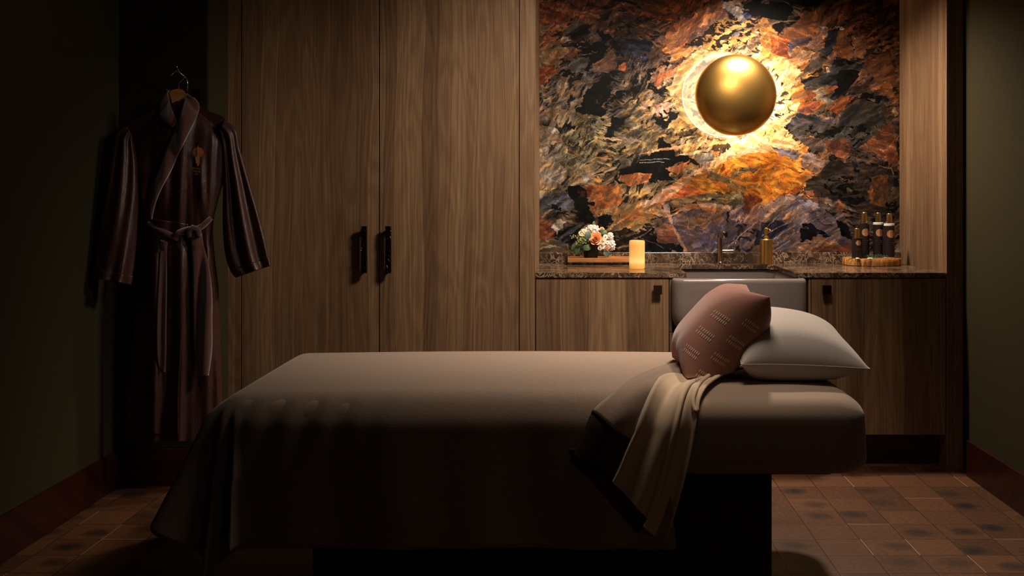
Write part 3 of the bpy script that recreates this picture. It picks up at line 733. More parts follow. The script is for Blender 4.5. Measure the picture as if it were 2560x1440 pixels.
base_cab('wooden base cabinet left of the sink with a flat square knob', xw(1339), xw(1673), TOPZ, 1643.5, kmat=m_knob2)
sinkcab = base_cab('wooden base cabinet directly beneath the sink apron', xw(1673), xw(2028.5), zw(832))
base_cab('wooden base cabinet right of the sink with a rough hammered knob', xw(2028.5), xw(2366), TOPZ, 2064, kmat=m_bronze, seed=4)
for q0, q1 in ((xw(1674), xw(1681)), (xw(2022), xw(2027.5))):
    box_obj('stile', q0, q1 - 0.0005, YF_ + 0.006, YF_ + 0.03, zw(830), TOPZ, m_woodb, sinkcab)
box_obj('sink_rail', xw(1676), xw(2026), YF_ + 0.0275, YF_ + 0.0285, 0.55, zw(832), m_black, sinkcab)

# ---------------------------------------------------------------- countertop with cut-out, backsplash
CT = 0.910
def counter():
    bm = bmesh.new()
    x0, x1 = xw(1338.5), xw(2366); y0, y1 = YF_ - 0.002, YB - 0.004
    a, c, yb, r = 0.540, 1.046, 4.885, 0.05
    out = [(x0, y0), (a, y0), (a, yb - r)]
    out += [(a + r - r * math.cos(q * PI / 16), yb - r + r * math.sin(q * PI / 16)) for q in range(1, 9)]
    out += [(c - r + r * math.sin(q * PI / 16), yb - r + r * math.cos(q * PI / 16)) for q in range(0, 9)]
    out += [(c, y0), (x1, y0), (x1, y1), (x0, y1)]
    v = [bm.verts.new((p[0], p[1], CT - 0.022)) for p in out]
    f = bm.faces.new(v)
    r_ = bmesh.ops.extrude_face_region(bm, geom=[f])
    for q in r_['geom']:
        if isinstance(q, bmesh.types.BMVert): q.co.z = CT
    es = [e for e in bm.edges if all(abs(q.co.z - CT) < 1e-5 for q in e.verts)]
    bmesh.ops.bevel(bm, geom=es, offset=0.002, segments=2, affect='EDGES')
    b = MB(); b.bm.free(); b.bm = bm
    return b.build('countertop', m_marble)
ct = counter(); tagp(ct, 'polished dark brown marble countertop with a cut-out for the sink', 'countertop')
bs = box_obj('backsplash', xw(1338.5), xw(2366), YB - 0.024, YB - 0.004, CT, 0.966, m_marble, None, 0.0015)
tagp(bs, 'low dark marble upstand along the bottom of the mural', 'backsplash')

# ---------------------------------------------------------------- sink
def rrect(x0, x1, y0, y1, r, z, n=6):
    pts = []
    for (cx, cy, a0) in ((x1 - r, y1 - r, 0), (x0 + r, y1 - r, 90), (x0 + r, y0 + r, 180), (x1 - r, y0 + r, 270)):
        for q in range(n + 1):
            a = math.radians(a0 + 90 * q / n); pts.append(Vector((cx + r * math.cos(a), cy + r * math.sin(a), z)))
    return pts
b = MB(); sx0, sx1, sy0, sy1 = 0.4700, 1.0910, 4.335, 4.945; zt = 0.8865; zb = 0.645
rings = []
for (ins, z) in ((0.07, zb), (0.035, zb + 0.006), (0.014, zb + 0.022), (0.004, zb + 0.05), (0.0, zb + 0.09), (0, zt - 0.022), (0.001, zt - 0.010), (0.005, zt - 0.003), (0.011, zt), (0.030, zt), (0.037, zt - 0.003), (0.042, zt - 0.012), (0.046, zt - 0.10), (0.054, zt - 0.165), (0.075, zt - 0.188), (0.12, zt - 0.195)):
    rings.append(rrect(sx0 + ins, sx1 - ins, sy0 + ins, sy1 - ins, max(0.03, 0.05 - ins * 0.2), z))
b.loops(rings)
sk = b.build('sink', m_porc, None, auto=50)
tagp(sk, 'grey ceramic farmhouse sink with a glossy rounded front apron', 'sink')

# ---------------------------------------------------------------- tap
Yt = 4.965
fx, _, fz = W(1800.5, 661, Yt)
tap = thing('faucet', 'square nickel faucet with side lever standing behind the sink', 'faucet', (fx, Yt, CT))
b = MB(); b.lathe((fx, Yt, 0), [(0.026, CT), (0.026, CT + 0.004), (0.020, CT + 0.007), (0.015, CT + 0.012)], 28)
b.build('base_ring', m_chrome, tap, auto=30)
topz = W(0, 577, Yt).z
b = MB(); b.lathe((fx, Yt, 0), [(0.0145, CT + 0.006), (0.0145, topz - 0.030), (0.0145, topz - 0.012)], 28)
b.build('post', m_chrome, tap, auto=30)
R = Matrix.Rotation(math.radians(3), 3, 'Z'); b = MB()
b.box(fx - 0.0125, fx + 0.0125, Yt - 0.13, Yt + 0.016, topz - 0.036, topz, 0.002, rot=R, piv=Vector((fx, Yt, topz)))
b.build('spout', m_chrome, tap, auto=30)
lz = W(0, 628.5, Yt).z
b = MB(); b.lathe((fx, Yt, lz), [(0.0105, 0.010), (0.0105, 0.050), (0.0118, 0.051), (0.0118, 0.068), (0.010, 0.070)], 24, axis='X')
lv = b.build('valve', m_chrome, tap, auto=30)
b = MB(); b.tube([W(1834, 634, Yt), W(1836, 628, Yt - .01), W(1838, 616, Yt - .018), W(1839.5, 609, Yt - .022)], [0.0055, 0.0045, 0.0036, 0.0042], 10); b.ball(W(1839.5, 608, Yt - .022), 0.0062)
b.build('lever', m_chrome, lv, smooth=True)

# ---------------------------------------------------------------- soap dispenser
Yd = 4.925; dx, _, _ = W(1915.5, 661, Yd); k_ = Yd / F
sd = thing('soap_dispenser', 'brushed gold cylindrical soap dispenser right of the faucet', 'soap dispenser', (dx, Yd, CT))
b = MB(); b.lathe((dx, Yd, CT), [(0.0300, 0), (0.0322, 0.002), (0.0322, 0.128), (0.0305, 0.130), (0.016, 0.130)], 48); b.build('bottle', m_brass2, sd, auto=30)
b = MB(); b.lathe((dx, Yd, CT), [(0.0125, 0.130), (0.0135, 0.133), (0.0135, 0.145), (0.008, 0.148), (0.006, 0.150), (0.006, 0.155), (0.0115, 0.158), (0.0115, 0.187), (0.009, 0.189)], 32); pm = b.build('pump_head', m_brass2, sd, auto=30)
b = MB(); b.tube([(dx + .006, Yd - .004, CT + .181), (dx + .012, Yd - .018, CT + .183), (dx + .014, Yd - .030, CT + .178), (dx + .0145, Yd - .034, CT + .170)], 0.0032, 10); b.build('nozzle', m_brass2, pm, smooth=True)

# ---------------------------------------------------------------- candle
Yc = 4.632; cx_ = W(1592.5, 0, Yc).x
cdl = thing('candle', 'glowing cream pillar candle at the front of the counter', 'candle', (cx_, Yc, CT))
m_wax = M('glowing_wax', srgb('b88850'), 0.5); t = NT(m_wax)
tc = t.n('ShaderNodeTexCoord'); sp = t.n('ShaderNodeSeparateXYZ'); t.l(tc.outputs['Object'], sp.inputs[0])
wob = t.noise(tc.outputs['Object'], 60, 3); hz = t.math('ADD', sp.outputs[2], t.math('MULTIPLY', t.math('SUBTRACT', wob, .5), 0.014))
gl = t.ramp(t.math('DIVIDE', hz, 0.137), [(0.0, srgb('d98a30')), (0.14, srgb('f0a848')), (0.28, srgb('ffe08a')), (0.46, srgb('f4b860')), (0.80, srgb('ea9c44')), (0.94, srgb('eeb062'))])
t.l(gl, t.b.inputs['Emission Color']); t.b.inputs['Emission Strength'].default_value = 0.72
b = MB(); b.lathe((cx_, Yc, CT), [(0.034, 0), (0.0375, 0.003), (0.0382, 0.010), (0.0380, 0.130), (0.0365, 0.1375), (0.033, 0.139), (0.031, 0.131), (0.015, 0.126), (0.002, 0.126)], 48)
b.build('wax_body', m_wax, cdl, auto=40)
m_flame = M('led_flame', (1, .8, .4), .5); m_flame.node_tree.nodes['Principled BSDF'].inputs['Emission Color'].default_value = (1, .62, .22, 1); m_flame.node_tree.nodes['Principled BSDF'].inputs['Emission Strength'].default_value = 12
b = MB(); b.lathe((cx_, Yc, CT + 0.125), [(0.002, 0), (0.004, 0.004), (0.003, 0.009), (0.0005, 0.013)], 14); b.build('flame', m_flame, cdl, smooth=True)

# ---------------------------------------------------------------- tray, vase, flowers
m_tray = wood('tray_wood', ('7c4c22', 'b87a3c', 'd89a54'), horiz=True, seed=1.0)
m_slab = wood('slab_wood', ('6a3e18', 'a86e30', 'cc9450'), seed=8.0, horiz=True)
tr = thing('tray', 'long low honey-coloured wooden tray under the flower vase', 'tray', (0.13, 4.93, CT))
b = MB(); b.box(-0.012, 0.345, 4.865, 4.992, CT + 0.014, CT + 0.026, 0.001); b.build('board', m_tray, tr)
b = MB(); b.box(-0.012, 0.345, 4.865, 4.871, CT + 0.0262, CT + 0.037, 0.001); b.box(-0.012, 0.345, 4.986, 4.992, CT + 0.0262, CT + 0.037, 0.001); b.box(-0.012, -0.006, 4.8712, 4.9858, CT + 0.0262, CT + 0.037, 0.001); b.box(0.339, 0.345, 4.8712, 4.9858, CT + 0.0262, CT + 0.037, 0.001); b.build('rim', m_tray, tr)
for xx in (0.012, 0.305):
    b = MB(); b.box(xx, xx + 0.02, 4.88, 4.98, CT, CT + 0.014); b.build('foot', m_black, tr)
Yv = 4.925; vx = W(1477, 0, Yv).x; vz0 = CT + 0.0262
m_vase = M('dark_ribbed_ceramic', srgb('17120f'), 0.35)
b = MB(); rings = []
for (r, z) in ((0.030, 0), (0.034, 0.004), (0.0365, 0.03), (0.0385, 0.085), (0.037, 0.085), (0.034, 0.02)):
    rings.append([Vector((vx + (r + (0.0012 if i % 2 else -0.0008)) * math.cos(2 * PI * i / 64), Yv + (r + (0.0012 if i % 2 else -0.0008)) * math.sin(2 * PI * i / 64), vz0 + z)) for i in range(64)])
b.loops(rings); vs_ = b.build('vase', m_vase); tagp(vs_, 'small dark ribbed vase holding the bouquet on the tray', 'vase')

m_peach = M('peach_petal', srgb('f6b27e'), 0.6, Subsurface_Weight=0.25); m_peach.node_tree.nodes['Principled BSDF'].inputs['Subsurface Radius'].default_value = (.01, .005, .002)
m_white = M('white_petal', srgb('efe6dc'), 0.6, Subsurface_Weight=0.15)
m_whitey = M('cream_petal', srgb('eadfbe'), 0.6)
m_pinkp = M('blush_petal', srgb('ecc0a0'), 0.6)
m_leaf = M('round_leaf', srgb('4c6a44'), 0.5); m_leaf2 = M('dusty_leaf', srgb('5e7468'), 0.55); m_sprig = M('sprig_green', srgb('8a9450'), 0.6)
m_dark = M('fir_green', srgb('1f4a34'), 0.6); m_yel = M('yellow_centre', srgb('c8a030'), 0.6); m_stem = M('stem_green', srgb('3e5230'), 0.6)
bq = thing('bouquet', 'round bouquet of a peach rose, white blooms, daisies and leaves in the dark vase', 'bouquet', (vx, Yv, vz0 + 0.07))
def petal(b, c, ax, up, L_, w, curl, n=6, mrg=.5):
    """a cupped petal that starts at c, grows along up and leans out along ax"""
    side = up.cross(ax).normalized()
    def Pf(u, v):
        s = (u - .5) * 2; wd = w * math.sin(PI * min(1, v * .82 + .12)) ** .7
        p = c + up * (L_ * v * (1 - .25 * v * curl)) + ax * (L_ * (.15 * v + curl * .55 * v * v)) + side * (s * wd) - ax * (s * s * wd * .45 * (1 - .4 * v))
        return p
    b.grid(Pf, n, n)
def rose(c, r, axis, mat, name='rose', seed=1, layers=((.18, 3, .05), (.42, 4, .2), (.72, 5, .45), (1.0, 6, .85))):
    rnd = random.Random(seed); b = MB(); axis = Vector(axis).normalized()
    a = axis.orthogonal().normalized(); d = axis.cross(a).normalized(); c = Vector(c)
    for k, (q, n, curl) in enumerate(layers):
        for i in range(n):
            th = 2 * PI * (i + .37 * k + rnd.random() * .15) / n
            ax = a * math.cos(th) + d * math.sin(th)
            petal(b, c + ax * r * q * .35 - axis * r * (.35 + .25 * q), ax, axis, r * (1.25 - .18 * q), r * (.28 + .38 * q), curl)
    return b.build(name, mat, bq, smooth=True, solid=0.0008)
def bloomball(c, r, mat, name, n=46, seed=3, pr=.42, squash=(1, 1, 1)):
    rnd = random.Random(seed); b = MB(); c = Vector(c)
    for i in range(n):
        z = 1 - 2 * (i + .5) / n; th = i * 2.39996; s = math.sqrt(1 - z * z)
        d = Vector((s * math.cos(th), s * math.sin(th), z))
        if d.y > .75: continue
        a = d.orthogonal().normalized(); ax = a * math.cos(i) + d.cross(a) * math.sin(i)
        q = Vector((d.x * squash[0], d.y * squash[1], d.z * squash[2]))
        petal(b, c + q * r * .5, ax, d, r * .62, r * pr * .6, .8, 4)
        petal(b, c + q * r * .5, -ax, d, r * .55, r * pr * .6, .8, 4)
    b.ball(c, r * .66, squash)
    return b.build(name, mat, bq, smooth=True, solid=0.0006)
def leaf(c, L_, w, dirv, nrm, mat, name='leaf'):
    b = MB(); dirv = Vector(dirv).normalized(); nrm = Vector(nrm); nrm = (nrm - dirv * nrm.dot(dirv)).normalized(); sd_ = dirv.cross(nrm); c = Vector(c)
    def Pf(u, v):
        s = (u - .5) * 2; wd = w * math.sin(PI * (v * .94 + .03)) ** .75
        return c + dirv * (L_ * v) + sd_ * (s * wd) + nrm * (L_ * .12 * math.sin(PI * v) - abs(s) * wd * .0 + s * s * wd * .25)
    b.grid(Pf, 6, 8); return b.build(name, mat, bq, smooth=True, solid=0.0008)
def daisy(c, r, axis, seed):
    b = MB(); axis = Vector(axis).normalized(); a = axis.orthogonal().normalized(); d = axis.cross(a); c = Vector(c)
    for i in range(12):
        th = 2 * PI * i / 12; ax = a * math.cos(th) + d * math.sin(th); sd_ = axis.cross(ax)
        p = [c + ax * r * .2 - sd_ * r * .09, c + ax * r * .85 - sd_ * r * .20, c + ax * r * 1.0 + axis * r * .05, c + ax * r * .85 + sd_ * r * .20, c + ax * r * .2 + sd_ * r * .09]
        b.bm.faces.new([b.bm.verts.new(q) for q in p])
    o = b.build('daisy', m_white, bq, smooth=False, solid=0.0008)
    b = MB(); b.ball(c + axis * r * .05, r * .27); b.build('daisy_centre', m_yel, o, smooth=True)
Fw = lambda px, py, dy=0.0: W(px, py, Yv + dy)
rose(Fw(1490, 597, -.075), 0.036, (-.1, -1, .25), m_peach, seed=2)
bloomball(Fw(1481, 575, -.01), 0.033, m_white, 'white_bloom', seed=4, squash=(1.35, 1, .75))
bloomball(Fw(1461, 582, -.02), 0.024, m_whitey, 'cream_bloom', seed=5, squash=(1.2, 1, .8))
bloomball(Fw(1525, 592, -.035), 0.022, m_white, 'white_bloom', seed=6, squash=(.8, 1, 1.15))
bloomball(Fw(1528, 613, -.040), 0.026, m_white, 'white_bloom', seed=7, squash=(.8, 1, 1.3))
rose(Fw(1516, 620, -.055), 0.019, (.3, -1, -.3), m_pinkp, 'rosebud', seed=8)
rose(Fw(1505, 573, -.01), 0.013, (.2, -.8, .6), m_peach, 'rosebud', seed=9)
for i, (px, py, r) in enumerate(((1508, 603, 8), (1506, 615, 7), (1514, 592, 6), (1500, 620, 5.5), (1519, 606, 5))):
    daisy(Fw(px, py, -.085 + .006 * i), r / 480.0 * 1.15, (.1 * i - .1, -1, .15), i)
m_g1 = m_leaf
leaf(Fw(1468, 600, -.075), 0.048, 0.017, (.15, 0, 1), (0, -1, .1), m_leaf2)
leaf(Fw(1500, 584, -.03), 0.036, 0.014, (.75, 0, .35), (0, -1, .3), m_leaf)
leaf(Fw(1510, 590, -.02), 0.030, 0.013, (.25, .1, 1), (0, -1, .2), m_leaf)
leaf(Fw(1478, 617, -.06), 0.042, 0.017, (-1, -.1, -.35), (0, -1, .5), m_leaf)
leaf(Fw(1470, 612, -.05), 0.038, 0.015, (-.6, -.1, -.8), (0, -1, .1), m_leaf)
leaf(Fw(1512, 624, -.05), 0.040, 0.017, (.45, -.05, -1), (0, -1, .1), m_leaf2)
leaf(Fw(1446, 612, -.03), 0.055, 0.012, (-.15, 0, -1), (-.2, -1, .1), m_leaf)
leaf(Fw(1440, 606, -.01), 0.050, 0.011, (-.45, 0, -.9), (-.2, -1, .1), m_leaf)
leaf(Fw(1484, 567, .0), 0.030, 0.007, (.05, 0, 1), (0, -1, 0), m_leaf)
leaf(Fw(1462, 606, -.05), 0.036, 0.014, (-.8, 0, .1), (0, -1, .3), m_leaf2)
def sprig(c, pts, n, mat, seed, r=.0045):
    rnd = random.Random(seed); b = MB(); pts = [Vector(p) for p in pts]; b.tube(pts, 0.0009, 6)
    for p, q in zip(pts[:-1], pts[1:]):
        for i in range(n):
            m_ = p.lerp(q, rnd.random()) + Vector((rnd.uniform(-1, 1), rnd.uniform(-1, .6), rnd.uniform(-1, 1))) * r * 1.9
            b.ball(m_, r * rnd.uniform(.45, .9), (1, 1, 1), 7, 5)
    return b.build('sprig', mat, bq, smooth=True)
sprig(None, [Fw(1470, 612, -.04), Fw(1452, 600, -.05), Fw(1437, 590, -.04), Fw(1428, 594, -.03)], 16, m_sprig, 1, .0042)
sprig(None, [Fw(1470, 606, -.06), Fw(1458, 596, -.07), Fw(1446, 604, -.065), Fw(1444, 612, -.06)], 18, m_sprig, 2, .006)
sprig(None, [Fw(1475, 596, -.04), Fw(1460, 590, -.05), Fw(1450, 584, -.04)], 20, m_whitey, 3, .0055)
sprig(None, [Fw(1500, 612, -.03), Fw(1516, 636, -.03), Fw(1529, 642, -.02)], 7, m_sprig, 4, .003)
b = MB()
for i in range(7): b.tube([(vx + .006 * (i - 3), Yv, vz0 + .03), (vx + .010 * (i - 3), Yv - .01, vz0 + .095), (vx + .018 * (i - 3), Yv - .03, vz0 + .13)], 0.0022, 6)
b.ball((vx, Yv - .012, vz0 + .118), .034, (1.25, .9, .8)); b.build('stems', m_stem, bq, smooth=True)

# ---------------------------------------------------------------- round wood slab with bottles
Ys = 4.880; sx_ = 1.553; SZ = CT + 0.0375
m_bark = M('slab_edge', srgb('b07436'), 0.5); t = NT(m_bark); v = t.coord((34, 34, 9)); n = t.noise(v, 1, 5, .65, .8)
t.base(t.ramp(n, [(0.36, srgb('4a2810')), (0.48, srgb('a0662a')), (0.62, srgb('d09a54'))]))
sl = thing('wood_slab', 'round slice of honey-coloured wood carrying the four bottles', 'serving board', (sx_, Ys, CT))
b = MB(); rings = []
for (r, z) in ((.143, 0), (.1475, .003), (.1485, .018), (.147, .034), (.145, .0368)):
    rings.append([Vector((sx_ + (r + .0016 * math.sin(5 * a + 1) + .0012 * math.sin(11 * a)) * math.cos(a), Ys + (r + .0016 * math.sin(5 * a)) * .78 * math.sin(a), CT + z)) for a in [2 * PI * i / 72 for i in range(72)]])
b.loops(rings); b.build('edge', m_bark, sl, auto=40)
b = MB(); b.loops([[Vector((sx_ + .143 * math.cos(a), Ys + .111 * math.sin(a), CT + zz)) for a in [2 * PI * i / 72 for i in range(72)]] for zz in (.0362, .0375)]); b.build('top_face', m_slab, sl, auto=40)

m_lab = M('dark_label', srgb('1f1513'), 0.45); m_cop = M('copper_dot', srgb('b9805c'), 0.45, 0.15)
t = NT(m_cop); n = t.noise(t.coord((900, 900, 4)), 1, 1); t.base(t.ramp(n, [(.4, srgb('8c5238')), (.6, srgb('d09a74'))]))
m_ptext = M('label_print', srgb('4a3028'), 0.5)
m_bcap = M('pale_gold_cap', srgb('c8a468'), 0.3, 1.0); m_wlot = M('white_lotion', srgb('d8d0cc'), 0.4); m_plast = M('smoked_bottle', srgb('3a2a24'), 0.12, Transmission_Weight=0.35)
def bottle(label, px0, px1, cy_dot, dotr, cap, ztop_body, white_top, white_bot, capc, dy, clearover):
    Yb = Ys + dy; k = Yb / F; x = ((px0 + px1) / 2 - CX) * k; r = (px1 - px0) / 2 * k
    zt = H - (ztop_body - CY) * k
    t = thing('bottle', label, 'bottle', (x, Yb, SZ), 'bottles on the round wood slab')
    zl0 = SZ + (0.006 if white_bot else 0.001); zl1 = zt - (0.011 if white_top else 0.006)
    b = MB(); b.lathe((x, Yb, 0), [(r * .9, SZ), (r, SZ + .002), (r, zt - .002), (r * .9, zt), (r * .35, zt)], 36)
    b.build('bottle_body', m_wlot if (white_top or white_bot) else m_plast, t, auto=30)
    b = MB(); b.lathe((x, Yb, 0), [(r + .0006, zl0), (r + .0006, zl1)], 36, cap0=False, cap1=False); lb = b.build('label_sleeve', m_lab, t, smooth=True)
    # copper dot wrapped on the sleeve
    zc = H - (cy_dot - CY) * (Yb - r) / F; rd = dotr * (Yb - r) / F; b = MB(); n = 28
    def cyl(ax, az):
        th = ax / r; return Vector((x + (r + .0012) * math.sin(th) , Yb - (r + .0012) * math.cos(th), zc + az))
    cen = b.bm.verts.new(cyl(0, 0)); mid = [b.bm.verts.new(cyl(rd * .5 * math.cos(2 * PI * i / n), rd * .5 * math.sin(2 * PI * i / n))) for i in range(n)]; rim = [b.bm.verts.new(cyl(rd * math.cos(2 * PI * i / n), rd * math.sin(2 * PI * i / n))) for i in range(n)]
    for i in range(n):
        j = (i + 1) % n; b.bm.faces.new((cen, mid[i], mid[j])); b.bm.faces.new((mid[i], rim[i], rim[j], mid[j]))
    b.build('copper_dot', m_cop, lb, smooth=True)
    b = MB()                                             # faint illegible print under the dot
    for q in range(3):
        for s_ in range(-3 + q, 4 - q):
            p = cyl(s_ * r * .16, -rd * 2.2 - q * rd * .45 - zc * 0); b.box(p.x - r * .05, p.x + r * .05, p.y - .0004, p.y + .0004, p.z - rd * .1, p.z + rd * .1)
    b.build('label_print', m_ptext, lb)
    (cx0, cx1, cyt, cyb) = cap; rc = (cx1 - cx0) / 2 * k; z1 = H - (cyt - CY) * k; z0 = zt
    b = MB()
    if clearover: b.lathe((x, Yb, 0), [(rc * .62, z0 - .002), (rc, z0), (rc, z1 - (z1 - z0) * .32), (rc * .8, z1 - (z1 - z0) * .31), (rc * .8, z1 - .002), (rc * .7, z1)], 30)
    else: b.lathe((x, Yb, 0), [(rc, z0), (rc, z1 - .001), (rc * .94, z1)], 30)
    b.build('cap', m_brass2 if not clearover else m_bcap, t, auto=30)
    if clearover:
        b = MB(); b.lathe((x, Yb, 0), [(rc * 1.12, z0 + .0005), (rc * 1.12, z1 - (z1 - z0) * .02), (rc * 1.05, z1 + .001), (rc * 1.05, z1 + .0005), (rc * 1.07, z0 + .001)], 30, cap0=False, cap1=False)
        b.build('clear_overcap', m_glass, t, auto=30)
bottle('short dark bottle with plain gold cap, the smallest on the wood slab', 2130, 2155, 607.5, 6.6, (2136, 2149, 571, 593), 594, False, False, None, -0.050, False)
bottle('tall dark bottle with copper dot just behind the short bottle', 2149, 2172.5, 581, 9.5, (2154, 2168, 531, 556), 557, False, False, None, 0.012, True)
bottle('tall dark bottle with broad white shoulder, in the middle of the row', 2183, 2207.5, 582, 9.3, (2190, 2202, 532, 556), 556, True, False, None, 0.020, True)
bottle('tall dark bottle with white base nearest the lit wood panel', 2210, 2236, 585, 9.8, (2217, 2230, 534, 558), 559, True, True, None, -0.030, True)
b = MB(); rnd = random.Random(5)
def fir(b, p0, p1, n, w):
    p0, p1 = Vector(p0), Vector(p1); b.tube([p0, p0.lerp(p1, .5) + Vector((0, 0, .004)), p1], .0008, 5)
    for i in range(n):
        q = p0.lerp(p1, i / n); q.z += .003
        for s in (-1, 1):
            d = Vector((rnd.uniform(-.3, .6), s * rnd.uniform(.3, 1), rnd.uniform(.0, .7))).normalized() * w * rnd.uniform(.6, 1.1)
            b.tube([q, q + d], [.0010, .0004], 4)
for q in range(9):
    x = rnd.uniform(1.44, 1.56); y = rnd.uniform(4.79, 4.86); fir(b, (x, y, SZ + .003), (x + rnd.uniform(.05, .09), y + rnd.uniform(-.02, .02), SZ + rnd.uniform(.005, .015)), 16, .014)
fir(b, (1.45, 4.80, SZ + .004), (1.395, 4.79, SZ - .010), 14, .012)
o = b.build('fir_sprig', m_dark); tagp(o, 'dark green fir clippings lying around the bottles on the wood slab', 'greenery', kind='stuff')
m_stone = M('pale_petal', srgb('d8d8b8'), 0.5)
for i, (px, w_, lab) in enumerate(((2144, .022, 'pale crumpled petal on the wood slab before the short bottle'), (2175, .032, 'broader pale flat petal on the wood slab below the gap between the tall bottles'))):
    x = W(px, 0, 4.785).x; b = MB(); b.loops([[Vector((x + w_ * .5 * math.cos(a) * q, 4.785 + .012 * math.sin(a) * q, SZ + z + .001 * math.sin(3 * a + i))) for a in [2 * PI * k / 14 for k in range(14)]] for q, z in ((1, .0012), (.8, .004), (.3, .006))]); o = b.build('petal', m_stone, smooth=True); tagp(o, lab, 'petal')

# ---------------------------------------------------------------- wall lamp
Yl = 4.93; lx, _, lz = W(1839, 238, Yl); LR = 102 * Yl / F
lamp = thing('wall_sconce', 'round domed brass wall lamp glowing from behind on the mural', 'wall lamp', (lx, YB - 0.003, lz))
b = MB(); prof = [(LR - .003, .004), (LR, .001), (LR, -.001)]
prof += [(LR * math.cos(a), -.002 - .105 * math.sin(a)) for a in [PI / 2 * i / 22 for i in range(0, 22)]]
b.lathe((lx, Yl, lz), prof, 96, axis='Y', cap0=True, cap1=True); b.build('brass_dome', m_brass, lamp, auto=35)
ax_, _, az_ = W(1809, 238, 5.008); AR = 103 * 5.008 / F
m_acr = M('clear_acrylic', (1, 1, 1), 0.03, Transmission_Weight=1.0, IOR=1.12, Emission_Color=(1, .82, .55, 1), Emission_Strength=0.22)
b = MB(); b.lathe((ax_, 5.008, az_), [(AR, -.004), (AR, .004)], 96, axis='Y'); b.build('acrylic_disc', m_acr, lamp, auto=35)
m_edge = M('lit_disc_edge', (1, 1, 1), .4); e = m_edge.node_tree.nodes['Principled BSDF']; e.inputs['Emission Color'].default_value = (1, .80, .52, 1); e.inputs['Emission Strength'].default_value = 5
b = MB(); b.tube([(ax_ + (AR + .0008) * math.cos(a), 5.003, az_ + (AR + .0008) * math.sin(a)) for a in [2 * PI * i / 120 for i in range(121)]], .0014, 8, cap=False); b.build('glowing_rim', m_edge, lamp, smooth=True)
m_led = M('led_ring', (1, 1, 1), .4); e = m_led.node_tree.nodes['Principled BSDF']; e.inputs['Emission Color'].default_value = (1, .84, .60, 1); e.inputs['Emission Strength'].default_value = 105
b = MB(); b.loops([[Vector((lx + r * math.cos(a), Yl + .012, lz + r * math.sin(a))) for a in [2 * PI * i / 72 for i in range(72)]] for r in (.130, .180)], cap0=False, cap1=False); b.build('led_ring', m_led, lamp)
b = MB(); b.lathe((lx, Yl, lz), [(.05, .005), (.05, .066)], 30, axis='Y'); b.lathe((lx, 5.014, lz), [(.07, .000), (.07, .013)], 30, axis='Y'); b.build('mount', m_brass2, lamp, auto=30)
# ---------------------------------------------------------------- treatment table
BX0, BX1, BY0, BY1, BZ0, BZ1 = -1.06, 0.897, 2.78, 3.62, 0.449, 0.675
tb = thing('massage_table', 'padded treatment table on a black box base with a fitted taupe sheet', 'massage table', (-0.08, 3.2, 0))
box_obj('pedestal', -0.80, 0.628, 2.95, 3.45, 0.0, 0.42, m_black, tb, 0.004)
box_obj('deck', -0.98, 0.80, 2.90, 3.50, 0.4202, 0.452, m_black, tb, 0.004)
b = MB(); nx = 0
def rbox(b, x0, x1, y0, y1, z0, z1, rt, rb, rc, n=7):
    rings = []
    for i in range(n + 1):
        a = PI / 2 * i / n; rings.append((rb - rb * math.sin(a), z0 + rb - rb * math.cos(a)))
    for i in range(n + 1):
        a = PI / 2 * i / n; rings.append((rt - rt * math.cos(a), z1 - rt + rt * math.sin(a)))
    for q in (.12, .25, .4, .55, .7, .85, .97): rings.append((rt + q * (y1 - y0) * .36, z1 + .002 * q))
    R_ = []
    for ins, z in rings:
        r = max(0.02, rc - ins * .5); R_.append(rrect(x0 + ins, x1 - ins, y0 + ins, y1 - ins, r, z, 10))
    for ring in R_:
        for p in ring:
            q = max(0.0, (p.x - .60) / .30); w = max(0.0, (p.z - .50) / .175); p.z -= .012 * q ** 2.4 * w; p.x -= .010 * w * q ** 3
            p.y += .012 * math.sin(p.x * 3) * 0
    b.loops(R_)
rbox(b, BX0, BX1, BY0, BY1, BZ0, BZ1, .062, .040, .10)
mt = b.build('mattress', m_sheet, tb, auto=70)
md = mt.modifiers.new('sub', 'SUBSURF'); md.levels = 1; md.render_levels = 1

